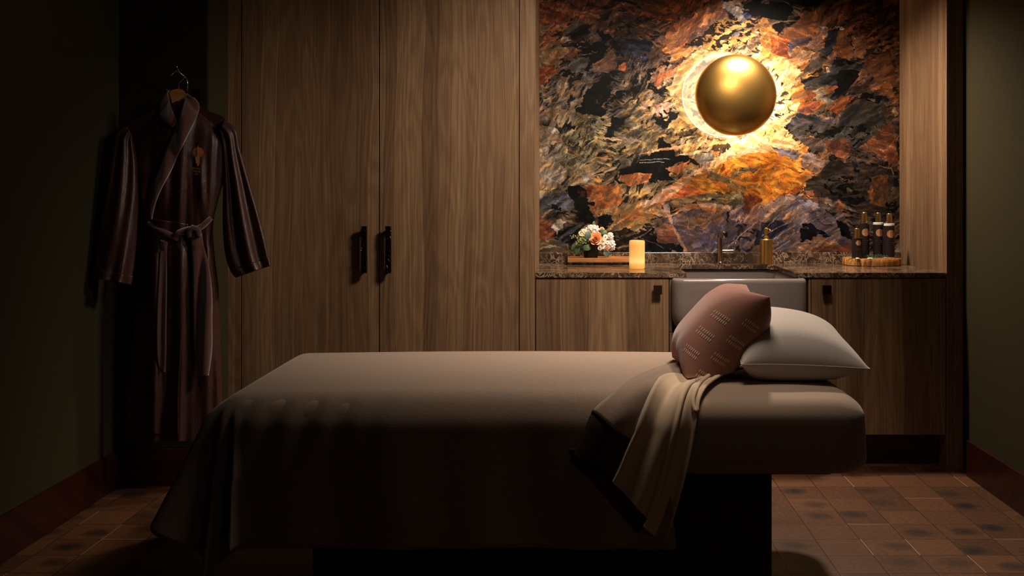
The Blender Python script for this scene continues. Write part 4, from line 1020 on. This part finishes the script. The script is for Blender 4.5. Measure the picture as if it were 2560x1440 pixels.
# cloth lying on the table: flat cloth point -> point in the room
r_ = 0.09; CX0, CYN, CYF = BX0 + r_ - .004, BY0 + r_ - .006, BY1 - r_ + .006
TZ = BZ1 + 0.006
def drape(x, y, off=0.0, fold=0.0):
    dx = max(0.0, CX0 - x); dn = max(0.0, CYN - y); df = max(0.0, y - CYF)
    dy = dn if dn > 0 else df; sg = -1 if dn > 0 else 1
    cxp, cyp = max(x, CX0), min(max(y, CYN), CYF); d = math.hypot(dx, dy)
    crown = .008 * math.sin(PI * min(1, max(0, (x - CX0) / 1.6)))
    if d < 1e-6: return Vector((cxp, cyp, TZ + crown + off))
    phi = math.atan2(dy, dx); n = Vector((-math.cos(phi), sg * math.sin(phi), 0))
    R = r_ + off
    if d < PI / 2 * r_:
        a = d / r_; out = R * math.sin(a); z = TZ + off - R * (1 - math.cos(a)); 
    else:
        e = d - PI / 2 * r_; out = R; z = TZ - r_ - e
    e = max(0.0, d - .06); cor = math.sin(2 * phi) if (dx > 0 and dy > 0) else 0
    fl = (.02 + .46 * math.exp(-((phi - .35) / .42) ** 2)) if dx > 0 else .02
    out += e * fl + fold * min(1, e * 5)
    z += e * e * fl * .25
    if dx > 0 and dy > 0: out += .028 * e / .3 * math.sin(phi * 13 + .5)
    if dx == 0 and dn > 0: out += (.006 * math.sin(x * 11) + .004 * math.sin(x * 23 + 1)) * min(1, e * 3) + .02 * e
    if dy == 0: out += .012 * math.sin(y * 14) * min(1, e * 4)
    # pulled-cloth creases at the foot corner
    cr = math.exp(-((x + .80) / .22) ** 2) * math.exp(-((d - .10) / .09) ** 2) if dn > 0 else 0
    out += cr * .006 * math.sin(x * 62 + d * 22)
    return Vector((cxp, cyp, z + crown * max(0, 1 - d * 6))) + n * out
blk = []
b = MB()
NX, NY = 150, 130
Lx, Ln_, Lf = .35, .485, .40
def bright(y):
    """right-hand limit of the blanket, the line where it is folded back"""
    s = CYN - y
    if s > .10: return .27 + (s - .1) * .1
    if s > 0: return .20 + s * .7
    return min(.42, .20 + (-s) * .62)
def Pb(u, v):
    y = (CYN - Ln_) + v * (CYF + Lf - CYN + Ln_)
    x0 = CX0 - Lx - .02; x1 = bright(y); x = x0 + (x1 - x0) * u
    return drape(x, y)
b.grid(Pb, NX, NY)
bl = b.build('blanket', m_blanket, None, smooth=True, solid=0.004)
tagp(bl, 'taupe woven blanket covering the table and hanging down to the floor at its foot', 'blanket')

def onbed(px, py, off=0.0):
    """the point of the table top / near side seen at a photo position, pushed out by off"""
    lo, hi = -0.75, 0.9
    def prof(s):
        if s < 0: return (CYN - s, TZ)
        if s < PI / 2 * r_: a = s / r_; return (CYN - r_ * math.sin(a), TZ - r_ * (1 - math.cos(a)))
        return (CYN - r_ - .02 * (s - .14), TZ - r_ - (s - PI / 2 * r_))
    for _ in range(50):
        m = (lo + hi) / 2; Y, z = prof(m)
        if CY + (H - z) * F / Y < py: lo = m
        else: hi = m
    s = (lo + hi) / 2; Y, z = prof(s)
    if s < 0: nY, nz = 0, 1
    elif s < PI / 2 * r_: nY, nz = -math.sin(s / r_), math.cos(s / r_)
    else: nY, nz = -1, 0.02
    Y2, z2 = Y + nY * off, z + nz * off
    return Vector(((px - CX) * Y / F, Y2, z2))
def samp(poly, t):
    L_ = [0]
    for p, q in zip(poly[:-1], poly[1:]): L_.append(L_[-1] + math.hypot(q[0] - p[0], q[1] - p[1]))
    d = t * L_[-1]
    for i in range(len(poly) - 1):
        if d <= L_[i + 1] or i == len(poly) - 2:
            f = (d - L_[i]) / max(1e-9, L_[i + 1] - L_[i]); f = min(1, max(0, f))
            # catmull-rom
            p0 = poly[max(0, i - 1)]; p1 = poly[i]; p2 = poly[i + 1]; p3 = poly[min(len(poly) - 1, i + 2)]
            def cr(a, b_, c, d_): return .5 * (2 * b_ + (c - a) * f + (2 * a - 5 * b_ + 4 * c - d_) * f * f + (3 * b_ - a - 3 * c + d_) * f ** 3)
            return cr(p0[0], p1[0], p2[0], p3[0]), cr(p0[1], p1[1], p2[1], p3[1])
def pts(s):
    v = [float(q) for q in s.split()]; return [(v[i], v[i + 1]) for i in range(0, len(v), 2)]
def cloth(name, L_, R_, offf, mat, parent, nu=30, nv=60, solid=.003, t0=0, t1=1):
    L_, R_ = pts(L_), pts(R_); b = MB()
    def Pf(u, v):
        v = t0 + (t1 - t0) * v
        a = samp(L_, v); c = samp(R_, v); return onbed(a[0] + (c[0] - a[0]) * u, a[1] + (c[1] - a[1]) * u, offf(u, v))
    b.grid(Pf, nu, nv); return b.build(name, mat, parent, smooth=True, solid=solid)
sm = lambda x: max(0, min(1, x)) ** 2 * (3 - 2 * max(0, min(1, x)))
# folded-back corner of the blanket (part of the blanket)
FL = '1716 918 1690 925 1640 936 1584 956 1539 984 1487 1022 1459 1067 1440 1100 1426 1125'
FR = '1740 936 1716 950 1690 957 1664 970 1640 990 1618 1016 1600 1050 1580 1090 1560 1130 1546 1160 1530 1190'
ramp0 = lambda v: .008 + .034 * sm((v - .16) * 2.4)
def foff(u, v): return .014 + .020 * math.sin(PI * min(1, u * 1.1)) ** .6 * (1 - .4 * v) + .004 * math.sin(u * 9 + v * 5) - .010 * (1 - sm(u * 8))
cloth('folded_corner', FL, FR, foff, m_blanket, bl, t1=.70)
hb = cloth('hem_band', FL, FR, lambda u, v: foff(u, v) + .0, m_hemband, bl, t0=.70)
cloth('seam', FL, FR, lambda u, v: foff(u, v) + .0035, m_hemband, bl, t0=.695, t1=.712, nv=3, solid=.004)
# underside hem of the blanket below the sheet
b = MB()
UL = pts('1424 1118 1430 1150 1470 1192 1520 1248 1580 1316 1620 1362 1652 1402'); UR = pts('1455 1118 1528 1178 1560 1212 1600 1262 1624 1285 1642 1330 1662 1350')
def Pu(u, v):
    a = samp(UL, v); c = samp(UR, v); return onbed(a[0] + (c[0] - a[0]) * u, a[1] + (c[1] - a[1]) * u, .012)
b.grid(Pu, 8, 40); b.build('turned_hem', m_hemband, bl, smooth=True, solid=.003)

# cream sheet, folded back over the edge in two layers
cs = thing('top_sheet', 'cream sheet folded over the table edge from under the rust cushion', 'bed sheet', (0.35, 2.8, BZ1))
AL = '1790 912 1750 932 1722 948 1690 954 1662 966 1640 986 1620 1012 1598 1045 1580 1078 1562 1118 1546 1157 1528 1192'
AR_ = '1850 922 1815 934 1786 944 1752 962 1726 985 1710 1010 1700 1035 1684 1080 1668 1140 1650 1205 1636 1258 1622 1292'
def aoff(u, v):
    lip = .012 * math.exp(-((u - .05) / .07) ** 2) * (1 - .5 * v) + .014 * math.exp(-((u - .95) / .07) ** 2)
    mid = .014 * math.sin(u * 9.5 + 1.8 * v) * sm(v * 2.2) * (1 - .3 * v)
    top = .012 * math.sin(u * 7 + v * 10) * (1 - sm(v * 2))
    return ramp0(v) + (lip + mid * .8) * sm((v - .12) * 5) + .004 * u
cloth('upper_fold', AL, AR_, aoff, m_cream, cs, 40, 70, .003, t0=.04)
BL = '1800 922 1770 945 1745 968 1716 990 1704 1015 1692 1045 1676 1090 1660 1150 1642 1215 1628 1265 1612 1300 1604 1308'
BR = '1860 930 1830 940 1800 950 1768 972 1748 996 1741 1036 1737 1070 1728 1120 1713 1185 1695 1250 1676 1312 1660 1357'
def boff(u, v): return .006 + .012 * sm(v * 5) + .012 * math.sin(u * 5.5 + .5) * sm(v * 2) + .008 * math.exp(-((u - .95) / .08) ** 2) * (1 - v)
cloth('lower_fold', BL, BR, boff, m_cream, cs, 30, 70, .003)
for k, s in enumerate(('1850 926 1800 940 1768 958 1745 980 1732 1005 1731 1024 1738 1036', '1846 932 1806 949 1776 968 1755 990 1744 1012 1741 1034')):
    b = MB(); pl = pts(s); b.tube([onbed(*samp(pl, i / 24), .022 - .004 * k) for i in range(25)], .0055, 8); b.build('rolled_edge', m_cream, cs, smooth=True)

# ---------------------------------------------------------------- pillows
def pillow(name, mat, c, ex, ey, en, a, bb, th, pinch=.09, pw=.42, n=44, sag=None, crease=0, skew=0, sp=4, pws=None):
    """c centre; ex, ey in-plane axes, en normal; a, bb half sizes; th half thickness"""
    ex, ey, en = (Vector(q).normalized() for q in (ex, ey, en)); b = MB()
    def side(sg):
        def Pf(u, v):
            s, t_ = u * 2 - 1, v * 2 - 1
            s = math.sin(s * PI / 2); t_ = math.sin(t_ * PI / 2)
            x = a * s * (1 - pinch * (1 - t_ ** 2)); y = bb * t_ * (1 - pinch * (1 - s ** 2))
            h = th * max(0, 1 - abs(s) ** sp) ** (pws or pw) * max(0, 1 - t_ ** 4) ** pw * (1 - skew * s)
            p = Vector(c) + ex * x + ey * y + en * (sg * h)
            if crease:
                q = abs(s) ** 5 * abs(t_) ** 1; p += en * (sg * crease * .012 * math.sin(10 * (s + t_)) * (abs(s) ** 3) * max(0, 1 - abs(s) ** 6) * max(0, 1 - t_ ** 6))
            if sag: p = sag(p, s, t_)
            return p
        return Pf
    b.grid(side(1), n, n); b.grid(side(-1), n, n)
    bmesh.ops.remove_doubles(b.bm, verts=b.bm.verts[:], dist=1e-5)
    return b, side
Y0p = 3.17
pc = Vector((.742, 3.19, BZ1 + .094))
def flat(p, s, t_):
    if p.z < BZ1 + .007: p.z = BZ1 + .007 + (p.z - BZ1 - .007) * .05
    return p
b, _ = pillow('pillow', m_pillow, pc, (1, 0, -.035), (0, .985, .17), (.035, -.17, .985), .202, .205, .103, .07, .60, sag=flat, skew=.22, sp=2.6)
pw_ = b.build('pillow', m_pillow, None, smooth=True); tagp(pw_, 'plump oat-white pillow lying at the head end of the table', 'pillow')
b = MB(); ex, ey = Vector((1, 0, -.035)).normalized(), Vector((0, .985, .17)).normalized(); sp_ = []
def edge_pt(s, t_, a, bb, pinch, c): return Vector(c) + ex * (a * s * (1 - pinch * (1 - t_ ** 2))) + ey * (bb * t_ * (1 - pinch * (1 - s ** 2)))
for (f, g) in ((lambda q: q, lambda q: -1), (lambda q: 1, lambda q: q), (lambda q: -q, lambda q: 1), (lambda q: -1, lambda q: -q)):
    for i in range(20):
        q = -1 + i / 10; sp_.append(flat(edge_pt(f(q), g(q), .203, .206, .07, pc), 0, 0))
sp_.append(sp_[0]); b.tube(sp_, .0016, 6, cap=False); b.build('seam', m_pillow, pw_, smooth=True)

# rust cushion leaning on the pillow
m_rust = fabric('rust_cushion_fabric', '96685a', .92, weave=500, var=.08)
exr = Vector((.238, 0, .258)).normalized(); enr = Vector((-exr.z, 0, exr.x)); eyr = Vector((0, 1, 0))
rc = Vector((.500, 3.190, .812))
def sagr(p, s, t_):
    if p.z < BZ1 + .024: p.z = BZ1 + .024 + (p.z - BZ1 - .024) * .06
    return p
b, sidef = pillow('cushion', m_rust, rc, exr, eyr, enr, .192, .198, .108, .12, .46, sag=sagr, crease=.5, sp=3.6, pws=.62)
cu = b.build('cushion', m_rust, None, smooth=True); tagp(cu, 'rusty pink cushion with rows of pale stitched dashes leaning on the white pillow', 'cushion')
m_st = M('stitch_thread', srgb('d8c4a8'), .8)
P1 = sidef(-1); P2 = sidef(1)
def inv(s): return (math.asin(max(-1, min(1, s))) / (PI / 2) + 1) / 2
def dash(Pf, s, t_, ds, w):
    p = Pf(inv(s), inv(t_)); q = Pf(inv(s + ds), inv(t_)); r = Pf(inv(s), inv(t_ + .01)); n = (q - p).cross(r - p).normalized()
    if n.dot(p - rc) < 0: n = -n
    d = (q - p); w_ = d.cross(n).normalized() * w; up = n * .0008
    b.bm.faces.new([b.bm.verts.new(v_) for v_ in (p - w_ + up, q - w_ + up, q + w_ + up, p + w_ + up)])
def group_dashes(fn):
    global b
    b = MB(); fn(); b.build('stitched_dashes', m_st, cu)
for s0 in (-.70, -.36, -.02, .32, .64):
    def g_(s0=s0):
        for rr in (0, .085):
            for k in range(7): dash(P1, s0 + rr, -.50 + k * .050, .05, .0011)
    group_dashes(g_)
def edge_pos(s, w):
    """s along the length, w -1..1 across the thickness of the side that faces the room"""
    return (P1 if w < 0 else P2)(inv(s), inv(-max(0, 1 - w * w) ** .25))
for w0, ss in ((-.42, (-.74, -.36, .02, .40)), (.34, (-.60, -.22, .16))):
    for s0 in ss:
        def g_(s0=s0, w0=w0):
            for rr in (0, .085):
                for k in range(8):
                    w = w0 + k * .062
                    p = edge_pos(s0 + rr - k * .006, w); q = edge_pos(s0 + rr + .052 - k * .006, w); r = edge_pos(s0 + rr, w + .03)
                    n = (q - p).cross(r - p).normalized()
                    if n.dot(p - rc) < 0: n = -n
                    w_ = (q - p).cross(n).normalized() * .0014; up = n * .0012
                    b.bm.faces.new([b.bm.verts.new(v_) for v_ in (p - w_ + up, q - w_ + up, q + w_ + up, p + w_ + up)])
        group_dashes(g_)

# ---------------------------------------------------------------- bathrobe, hanger, hook
YR = 4.02
m_satin = M('plum_satin', srgb('3c211c'), .46); t = NT(m_satin); t.b.inputs['Sheen Weight'].default_value = .25; t.b.inputs['Sheen Tint'].default_value = (*srgb('a07060'), 1)
t.bump(t.noise(t.coord((7, 7, 3)), 3, 4, .6, .5), .25, .02)
m_velv = fabric('plum_velour', '55302a', .8, weave=300, var=.15, sheen=.8)
def RW(px, py, dy=0.0): return W(px, py, YR + dy)
rb = thing('bathrobe', 'long dark plum satin bathrobe with shawl collar and tied belt hanging on the wall', 'bathrobe', (RW(450, 230).x, YR + .08, .25))
BLx = pts('424 250 370 284 318 318 322 420 346 500 362 560 350 640 338 760 326 900 318 1000 312 1106')
BRx = pts('468 246 520 276 566 306 566 420 548 492 533 560 536 630 546 720 551 840 555 980 559 1100')
def rowx(v): a = samp(BLx, v); c = samp(BRx, v); return a, c
def ffold(px, py):
    """depth of the folds on the robe's front, towards the room (m)"""
    g = lambda c, w, h: h * math.exp(-((px - c) / w) ** 2)
    lo = sm((py - 300) / 200); waist = math.exp(-((py - 585) / 60) ** 2)
    f = g(452 - (py - 400) * .02, 11, .016) + g(500 + (py - 400) * .08, 9, .014) * lo + g(529 - (py - 400) * .05, 9, .017) + g(415, 12, .012) * lo
    f += g(475, 7, .008) * lo + g(350, 12, .012) + g(390, 9, .01) * (1 - waist) + .006 * math.sin(px * .13 + py * .012) 
    if py > 620: f = f * .6 + .012 * math.sin(px * .085 + .6) + .006 * math.sin(px * .19 + py * .004)
    return f * (1 - .5 * waist) - .015 * waist
def body_front(px, py):
    """depth of the front of the robe"""
    a, c = rowx(min(1, max(0, (py - 250) / 852))); m = (a[0] + c[0]) / 2; hw = max(8, (c[0] - a[0]) / 2); s = max(-1, min(1, (px - m) / hw))
    return -.065 * math.sqrt(max(0, 1 - s * s)) * sm((py - 225) / 80) - ffold(px, py) * (1 - s * s) ** .3
b = MB(); rings = []
nv, nf, nb = 120, 70, 20
for i in range(nv + 1):
    v = i / nv; a, c = rowx(v); ring = []
    for k in range(nf + 1):
        th = PI * k / nf; s = -math.cos(th); px = (a[0] + c[0]) / 2 + s * (c[0] - a[0]) / 2; py = a[1] + (c[1] - a[1]) * (s + 1) / 2
        ring.append(RW(px, py, body_front(px, py)))
    for k in range(1, nb):
        th = PI * k / nb; s = math.cos(th); px = (a[0] + c[0]) / 2 + s * (c[0] - a[0]) / 2; py = a[1] + (c[1] - a[1]) * (s + 1) / 2
        ring.append(RW(px, py, .03 * math.sin(th)))
    rings.append(ring)
b.loops(rings, cap0=False, cap1=False); body = b.build('robe_body', m_satin, rb, smooth=True)
def sleeve(outer, inner, shift, seed, cuff_t=.93, depth0=.035, depth1=.055, dy=0.0):
    O, I = pts(outer), pts(inner); rnd = random.Random(seed)
    ph = [rnd.uniform(0, 6) for _ in range(4)]
    def ring(v, ex=0.0):
        a, c = samp(O, v), samp(I, v); r = []
        d = depth0 + (depth1 - depth0) * v
        for k in range(48):
            th = 2 * PI * k / 48; s = math.cos(th); px = (a[0] + c[0]) / 2 + s * (c[0] - a[0]) / 2 * (1 + ex); py = (a[1] + c[1]) / 2 + s * (c[1] - a[1]) / 2
            f = (.010 * math.sin(3 * s * PI * .8 + ph[0] + v * 1.5) + .007 * math.sin(6.5 * s + ph[1] - v * 2)) * (.4 + v)
            yy = -math.sin(th) * (d + ex * .03) - (f if math.sin(th) > 0 else 0)
            r.append(RW(px, py, shift + dy * v + yy))
        return r
    b = MB(); b.loops([ring(i / 60) for i in range(61)], cap0=True, cap1=False); o = b.build('sleeve', m_satin, rb, smooth=True, solid=.002)
    b = MB(); b.loops([ring(cuff_t + (1 - cuff_t) * i / 6, .035) for i in range(7)], cap0=False, cap1=False); b.build('cuff', m_satin, o, smooth=True, solid=.003)
    return o
sleeve('560 302 590 322 600 372 622 450 645 530 662 595 677 664', '548 330 556 400 558 470 557 540 560 610 570 662 590 694', -.01, 3)
sleeve('318 316 290 336 278 400 264 490 250 570 240 640 232 694', '330 340 342 400 346 470 344 540 340 610 334 670 326 712', -.03, 9, dy=-.10)
# overlapping front panel below the belt
b = MB(); FLp, FRp = pts('372 545 371 620 372 720 373 850 374 980 372 1084'), pts('470 560 470 640 462 760 452 880 446 980 446 1086')
def Pp(u, v):
    a, c = samp(FLp, v), samp(FRp, v); px = a[0] + (c[0] - a[0]) * u; py = a[1] + (c[1] - a[1]) * u
    wv = .009 * math.sin(u * 5 + v * 9) * sm((v - .6) * 4) + .007 * math.sin(u * 7)
    return RW(px, py, body_front(px, py) - .014 - wv + .010 * sm((u - .8) * 5))
b.grid(Pp, 24, 80); b.build('front_panel', m_satin, rb, smooth=True, solid=.003)
# shawl collar
def strip(name, A, B, off, mat, puff=.010, parent=None, nu=10, nv=60, rimr=0.0):
    A, B = pts(A), pts(B); b = MB()
    def Pf(u, v):
        a, c = samp(A, v), samp(B, v); px = a[0] + (c[0] - a[0]) * u; py = a[1] + (c[1] - a[1]) * u
        return RW(px, py, body_front(px, py) + off - puff * math.sin(PI * u) ** .6)
    b.grid(Pf, nu, nv); return b.build(name, mat, parent or rb, smooth=True, solid=.004)
strip('collar', '470 236 458 262 446 300 432 338 414 380 396 425 382 468 374 500 372 530 376 548', '486 246 498 264 490 296 470 336 448 382 428 425 408 462 394 492 385 520 379 548', -.022, m_velv, .014)
strip('collar', '416 224 420 238 426 262 434 286 442 304', '424 226 408 244 400 268 402 294 432 318', -.020, m_velv, .010)
strip('collar', '424 226 428 236 436 260 446 284 456 300', '470 234 466 240 460 258 456 280 458 300', .012, m_velv, .0)
# belt
b = MB(); b.tube([RW(x, y, body_front(x, y) - .014) for x, y in ((368, 556), (385, 566), (405, 577), (425, 588), (445, 597))], [.010, .012, .013, .013, .010], 12); b.build('belt', m_velv, rb, smooth=True)
b = MB(); b.tube([RW(x, y, body_front(x, y) - .020) for x, y in ((432, 590), (448, 582), (465, 577), (480, 574), (496, 572), (508, 563), (520, 552), (528, 545))], [.008, .013, .015, .015, .013, .012, .011, .009], 12); b.build('belt', m_velv, rb, smooth=True)
b = MB(); b.tube([RW(x, y, body_front(490, 580) - q) for x, y, q in ((474, 592, .030), (472, 578, .040), (482, 569, .045), (494, 573, .040), (498, 590, .034))], [.009, .011, .012, .012, .012], 12); b.build('knot', m_velv, rb, smooth=True)
strip('belt_tail', '476 580 480 640 482 700 483 780 485 860 490 915 499 944', '502 580 512 625 524 680 530 740 530 800 530 870 521 938', -.024, m_velv, .008)
strip('belt_tail', '402 600 398 680 394 760 392 840 394 900 402 932', '418 605 417 680 416 760 415 840 415 900 412 930', -.030, m_velv, .006)
# emblem embroidered on the chest: sun disc, falling rays, three tiny lines of lettering
m_gold = M('gold_thread', srgb('a8763c'), .5, .3); m_disc = M('copper_thread', srgb('b06a40'), .5, .2)
def EB(px, py, o=.004): return RW(px, py, body_front(493, 400) - o - .012)
b = MB(); cen = b.bm.verts.new(EB(495, 381, .006)); rim = [b.bm.verts.new(EB(495 + 13.5 * math.cos(a), 381 + 13.5 * math.sin(a))) for a in [2 * PI * i / 32 for i in range(32)]]
for i in range(32): b.bm.faces.new((cen, rim[i], rim[(i + 1) % 32]))
em = b.build('emblem', m_disc, rb, solid=.001)
b = MB()
for x, y0, y1 in ((490.5, 393, 408), (492.5, 393, 410), (494.3, 393, 415), (496.2, 393, 415), (498.3, 393, 410), (488.8, 392, 399)): b.tube([EB(x, y0, .007), EB(x - .6, y1, .007)], .0010, 5)
b.tube([EB(496.5, 363, .006), EB(494.5, 366, .007), EB(494.3, 393, .008)], .0009, 5)
b.build('emblem_rays', m_gold, em); b = MB()
rnd = random.Random(4)
for (y, x0, x1, n) in ((420, 481, 503, 7), (427, 482, 502, 7), (434, 487, 498, 3)):
    w = (x1 - x0) / n
    for i in range(n):
        x = x0 + i * w; yy = y + (x - 481) * .12
        b.tube([EB(x, yy - 2.3, .007), EB(x + rnd.uniform(0, .8), yy + 2.3, .007)], .0007, 4)
        if rnd.random() < .6: b.tube([EB(x, yy + rnd.choice((-2.2, 0, 2.2)), .007), EB(x + w * .6, yy + rnd.choice((-2.2, 0, 2.2)), .007)], .0006, 4)
b.build('emblem_lettering', m_gold, em)
# wooden hanger
hg = thing('clothes_hanger', 'pale wooden hanger with a steel hook inside the bathrobe collar', 'hanger', (RW(445, 250).x, YR, RW(0, 258).z))
m_hw = wood('hanger_wood', ('8a5a2c', 'b88448', 'd0a064'), horiz=True, rough=.35)
b = MB(); pl = [(423, 232), (429, 226), (437, 223), (447, 222), (456, 224), (464, 231), (459, 244), (456, 257), (450, 255), (443, 252.5), (436, 255), (430, 258), (427, 246)]
b.loops([[RW(x, y, d_) for x, y in pl] for d_ in (-.022, -.008)]); b.build('neck_piece', m_hw, hg)
b = MB()
for sg, (x1, y1) in ((-1, (352, 296)), (1, (532, 292))):
    b.tube([RW(443, 240, 0.0), RW((443 + x1) / 2, (238 + y1) / 2 + 10, .012), RW(x1, y1 + 14, .014)], [.009, .007, .006], 10)
b.build('shoulder_bar', m_hw, hg, smooth=True)
b = MB(); b.tube([RW(446.5, 226, -.015), RW(446.5, 210, -.015), RW(450, 204, -.015), RW(457, 199, -.014), RW(461, 193, -.012), RW(460, 186, -.010), RW(455, 180, -.008), RW(450, 178, -.006)], .0022, 8); b.ball(RW(450, 178, -.006), .0034); b.build('hook_wire', m_chrome, hg, smooth=True)
hk = thing('wall_hook', 'curved steel double coat hook on the dark wall above the bathrobe', 'hook', (RW(444, 190).x, WL, RW(0, 190).z))
HY = .0
b = MB(); b.tube([RW(441.5, 159, -.04), RW(442.5, 170, -.038), RW(446, 179, -.03), RW(453, 185, -.02), RW(460, 190, -.014), RW(466, 197, -.01), RW(468.5, 206, -.01), RW(468.5, 222, -.012), RW(466, 232, .02), RW(462, 236, .135)], [.0030, .0030, .0028, .0026, .0026, .0028, .0030, .0032, .003, .003], 10); b.build('prong', m_chrome, hk, smooth=True)
b = MB(); b.tube([RW(444, 176, -.032), RW(437, 180, -.03), RW(431, 185, -.035), RW(427, 188, -.04)], .0022, 8); b.ball(RW(426.5, 188, -.04), .0036); b.build('side_prong', m_chrome, hk, smooth=True)
b = MB(); b.box(RW(455, 0).x, RW(470, 0).x, WL - .006, WL - .0005, RW(0, 245).z, RW(0, 215).z, .001); b.build('backplate', m_bronze, hk)
